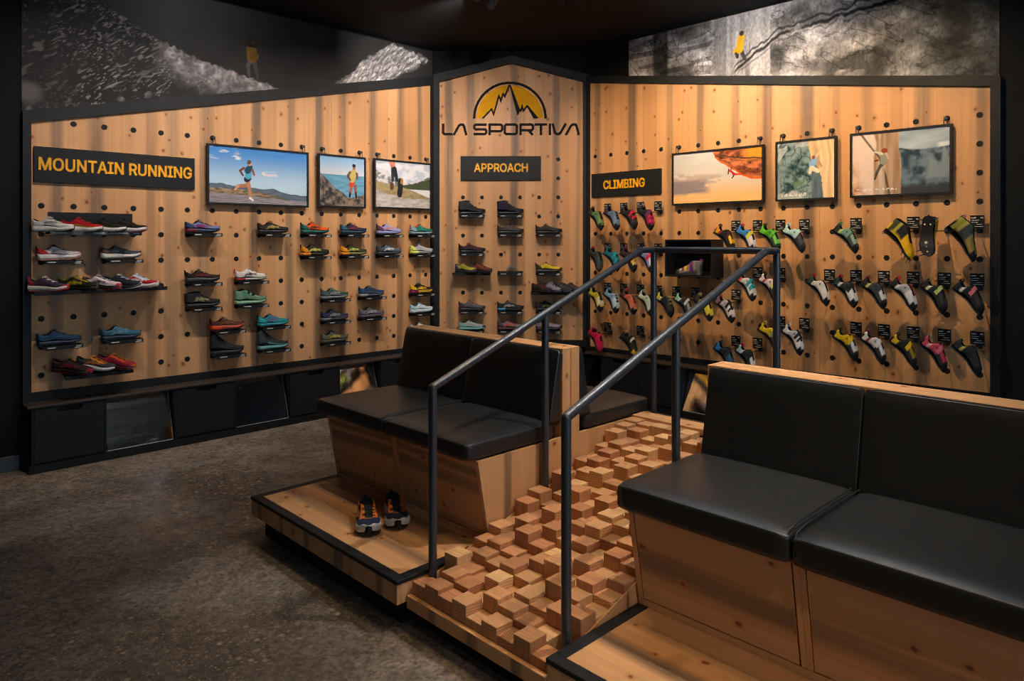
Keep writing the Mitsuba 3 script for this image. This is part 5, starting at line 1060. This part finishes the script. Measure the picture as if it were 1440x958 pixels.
for c, r, (short, paint, k) in CLIMB:
    x, y = hole('R', c, r); big = 'boot' in short and 'climbing boot' in short and c in (15, 16, 17)
    no_card = c == 16 and r == 2
    hk = thing('display_hook', f'hook and price card holding the {short}' if not no_card else f'bare black wall hook holding the {short}', 'hook', 'hooks on the right display wall')
    ro = .215
    put(hk, 'rod', MB().tube([on('R', x, y - .004, .002), on('R', x, y - .004, ro + .03)], .0042, 7).tube([on('R', x, y, .003), on('R', x, y, .018)], .016, 14).shape('m_metal'))
    if not no_card:
        cd = put(hk, 'card', MB().box((x - .046, y + .012, .046), (x + .038, y + .103, .050), fr=FR).shape('m_black'))
        pm = MB(); wc = lin('a9a9a7')
        for j, (a, b_) in enumerate(((.07, .42), (.72, .92), (.07, .62), (.07, .55), (.45, .82), (.25, .92))):
            yy = y + .103 - .016 - (.0 if j < 2 else .014 * (j - 1) + .004); pm.box((x - .046 + a * .084, yy - (.005 if j < 2 else .002), .050), (x - .046 + b_ * .084, yy + (.003 if j < 2 else .002), .0505), fr=FR, c=wc * (1 if j != 4 else .9))
        put(cd, 'print', pm.shape('m_vcs', color=True), label='small white print', kind='stuff')
    a = math.radians((47 if not big else 41) + rng.uniform(-4, 4)); tw = rng.uniform(-.10, .12)
    if c == 13 and r == 2: a = math.radians(50)
    ex = -math.sin(a) * V3(0, 1, 0) - math.cos(a) * UP + tw * V3(-1, 0, 0) * .5
    ez = -math.cos(a) * V3(0, 1, 0) + math.sin(a) * UP + tw * V3(-1, 0, 0)
    la = CLB if big else CL
    if c == 13: la = CL
    M = frame4(V3(0, 0, 0), ex, ez); tip = on('R', x, y, ro)
    loc = V3(.05, 0, .082) if not big else V3(.07, 0, .11)
    if no_card:      # sole towards the room, toe down
        M = frame4(V3(0, 0, 0), V3(-.05, .02, -1), V3(1, .0, 0)); loc = V3(.10, -.045, .06)
    o = tip - M[:3, :3] @ loc + (V3(0, .03, .03) if not no_card else 0); M[:3, 3] = o
    key = thing('climbing_boot' if big else 'climbing_shoe', f'{short}, {ROWN["R"][r]} hook row', 'climbing shoe', 'climbing shoes on the right display wall')
    build_shoe(key, shoe_parts(la, paint, collar_end=.36, **k), M)
    if c in (15, 16) and r == 2:     # crampon spikes under toe and heel
        A = M[:3, :3]
        sp = [(.98, 0, .03), (.95, .02, .034), (.95, -.02, .034), (.84, .026, .036), (.84, -.026, .036), (.72, .028, .032), (.72, -.028, .032), (.08, .02, .026), (.08, -.02, .026), (.02, 0, .024)]
        if c == 16:
            sp = [(.02, .0, .012), (.10, -.034, .012), (.12, .034, .012), (.20, -.036, .010), (.90, -.034, .012), (.84, .040, .012), (.95, .03, .012), (.24, .036, .01)]
            for s0, yy, r_ in ((.22, .018, .0055), (.22, -.018, .0055), (.66, .002, .010), (.76, .002, .004), (.88, .0, .0055)):
                bb = M[:3, 3] + A @ V3(s0 * la.L, yy + la.c(np.array(s0)), float(la.bend(np.array(s0))) + .001)
                put(key, 'stud', MB().tube([bb + A @ V3(0, 0, .003), bb - A @ V3(0, 0, .003)], r_, 10, lin('cfc79a')).shape('m_vcs', color=True), label='pale round stud')
            for s0, yy, ln in sp:
                bb = M[:3, 3] + A @ V3(s0 * la.L, yy + la.c(np.array(s0)), .008)
                put(key, 'spike', MB().tube([bb, bb + A @ V3(-.014 if s0 < .5 else .014, (.034 if yy > 0 else -.034) if abs(yy) > .01 else 0, -.012)], [.0055, .0018], 5).shape('m_metal'))
            sp = []
        for s0, yy, ln in sp:
            b = M[:3, 3] + A @ V3(s0 * la.L, yy + la.c(np.array(s0)), float(la.bend(np.array(s0))) + .002)
            put(key, 'spike', MB().tube([b, b + A @ V3(.012 if s0 > .5 else -.006, yy * .25, -ln)], [.0045, .0012], 5).shape('m_metal'))

# shadow box with one climbing shoe
bx = (-3.690, -3.212, 1.270, 1.606); k = thing('shadow_box', 'black open display box on the right wall with a climbing shoe inside', 'display box')
x0, x1, y0, y1 = bx; t = .012; dp = .20
put(k, 'back', MB().box((x0, y0, .004), (x1, y1, .012), fr=FR).shape('m_black'))
for nm, lo, hi in (('top', (x0, y1 - t, .012), (x1, y1, dp)), ('bottom', (x0, y0, .012), (x1, y0 + t, dp)), ('side', (x0, y0 + t, .012), (x0 + t, y1 - t, dp)), ('side', (x1 - t, y0 + t, .012), (x1, y1 - t, dp))):
    put(k, nm, MB().box(lo, hi, ch=.001, fr=FR).shape('m_frame'))
key = thing('climbing_shoe', 'grey climbing shoe with purple and yellow straps standing in the black box', 'climbing shoe')
short, paint, kk = C_('x', '8a8486', '6a6668', toe='3a3a3c', rand='3a3a3c', straps=((.34, .46, .2, '6a2a6c'), (.56, .66, .3, 'd8a828'), (.66, .74, .4, '5a2a60')), loop='8a2a80', patch='c8b890')
build_shoe(key, shoe_parts(Last(L=.25, heel=.008, fore=.008, climb=False, spring=.012, W=.95, depth=.05, top=CLB.top, rim=CLB.rim), paint, collar_end=.36, midsole='2a2a2c', **kk), frame4(on('R', -3.36, y0 + t + .0005, .10), -FR[1] + .25 * FR[3], UP))
# ------------------------------------------------------------------ lamps on the ceiling
for i, (x, y) in enumerate(((3.25, 2.75), (3.25, 1.35), (3.25, -.05))):
    k = thing('linear_lamp', 'long flat cool white lamp under the black ceiling', 'lamp', 'linear ceiling lamps over the benches')
    put(k, 'housing', MB().box((x - .05, y - .6, 3.50), (x + .05, y + .6, 3.56), ch=.004).box((x - .006, y - .4, 3.56), (x + .006, y - .39, ZC)).box((x - .006, y + .39, 3.56), (x + .006, y + .4, ZC)).shape('m_frame'))
    d = MB().add([(x - .04, y - .58, 3.499), (x + .04, y - .58, 3.499), (x + .04, y + .58, 3.499), (x - .04, y + .58, 3.499)], [(0, 2, 1), (0, 3, 2)]).shape('m_grey')
    d['emitter'] = {'type': 'area', 'radiance': {'type': 'rgb', 'value': (np.array([.72, .86, 1.0]) * COOL_L).tolist()}}; put(k, 'diffuser', d)
for i, (x, y, z, ax, ay, az, I, cut, beam, tone) in enumerate(LAMPS):
    k = thing('track_spotlight', 'black track spotlight hanging from the black ceiling', 'lamp', 'ceiling track spotlights')
    p0, tgt = V3(x, y, z), V3(ax, ay, az); d = (tgt - p0) / np.linalg.norm(tgt - p0)
    put(k, 'head', MB().tube([p0 - d * .13, p0 - d * .01], .035, 14).shape('m_frame', smooth=40)); put(k, 'stem', MB().tube([p0 - d * .1, V3(*(p0 - d * .1)[:2], ZC)], .009, 6).shape('m_frame'))
    scene[f'lamp_beam_{i}'] = {'type': 'spot', 'intensity': {'type': 'rgb', 'value': (WARMTH[tone] * I).tolist()}, 'cutoff_angle': cut, 'beam_width': beam, 'to_world': T().look_at(origin=(p0 + d * .01).tolist(), target=tgt.tolist(), up=[0.1, 0, 1])}
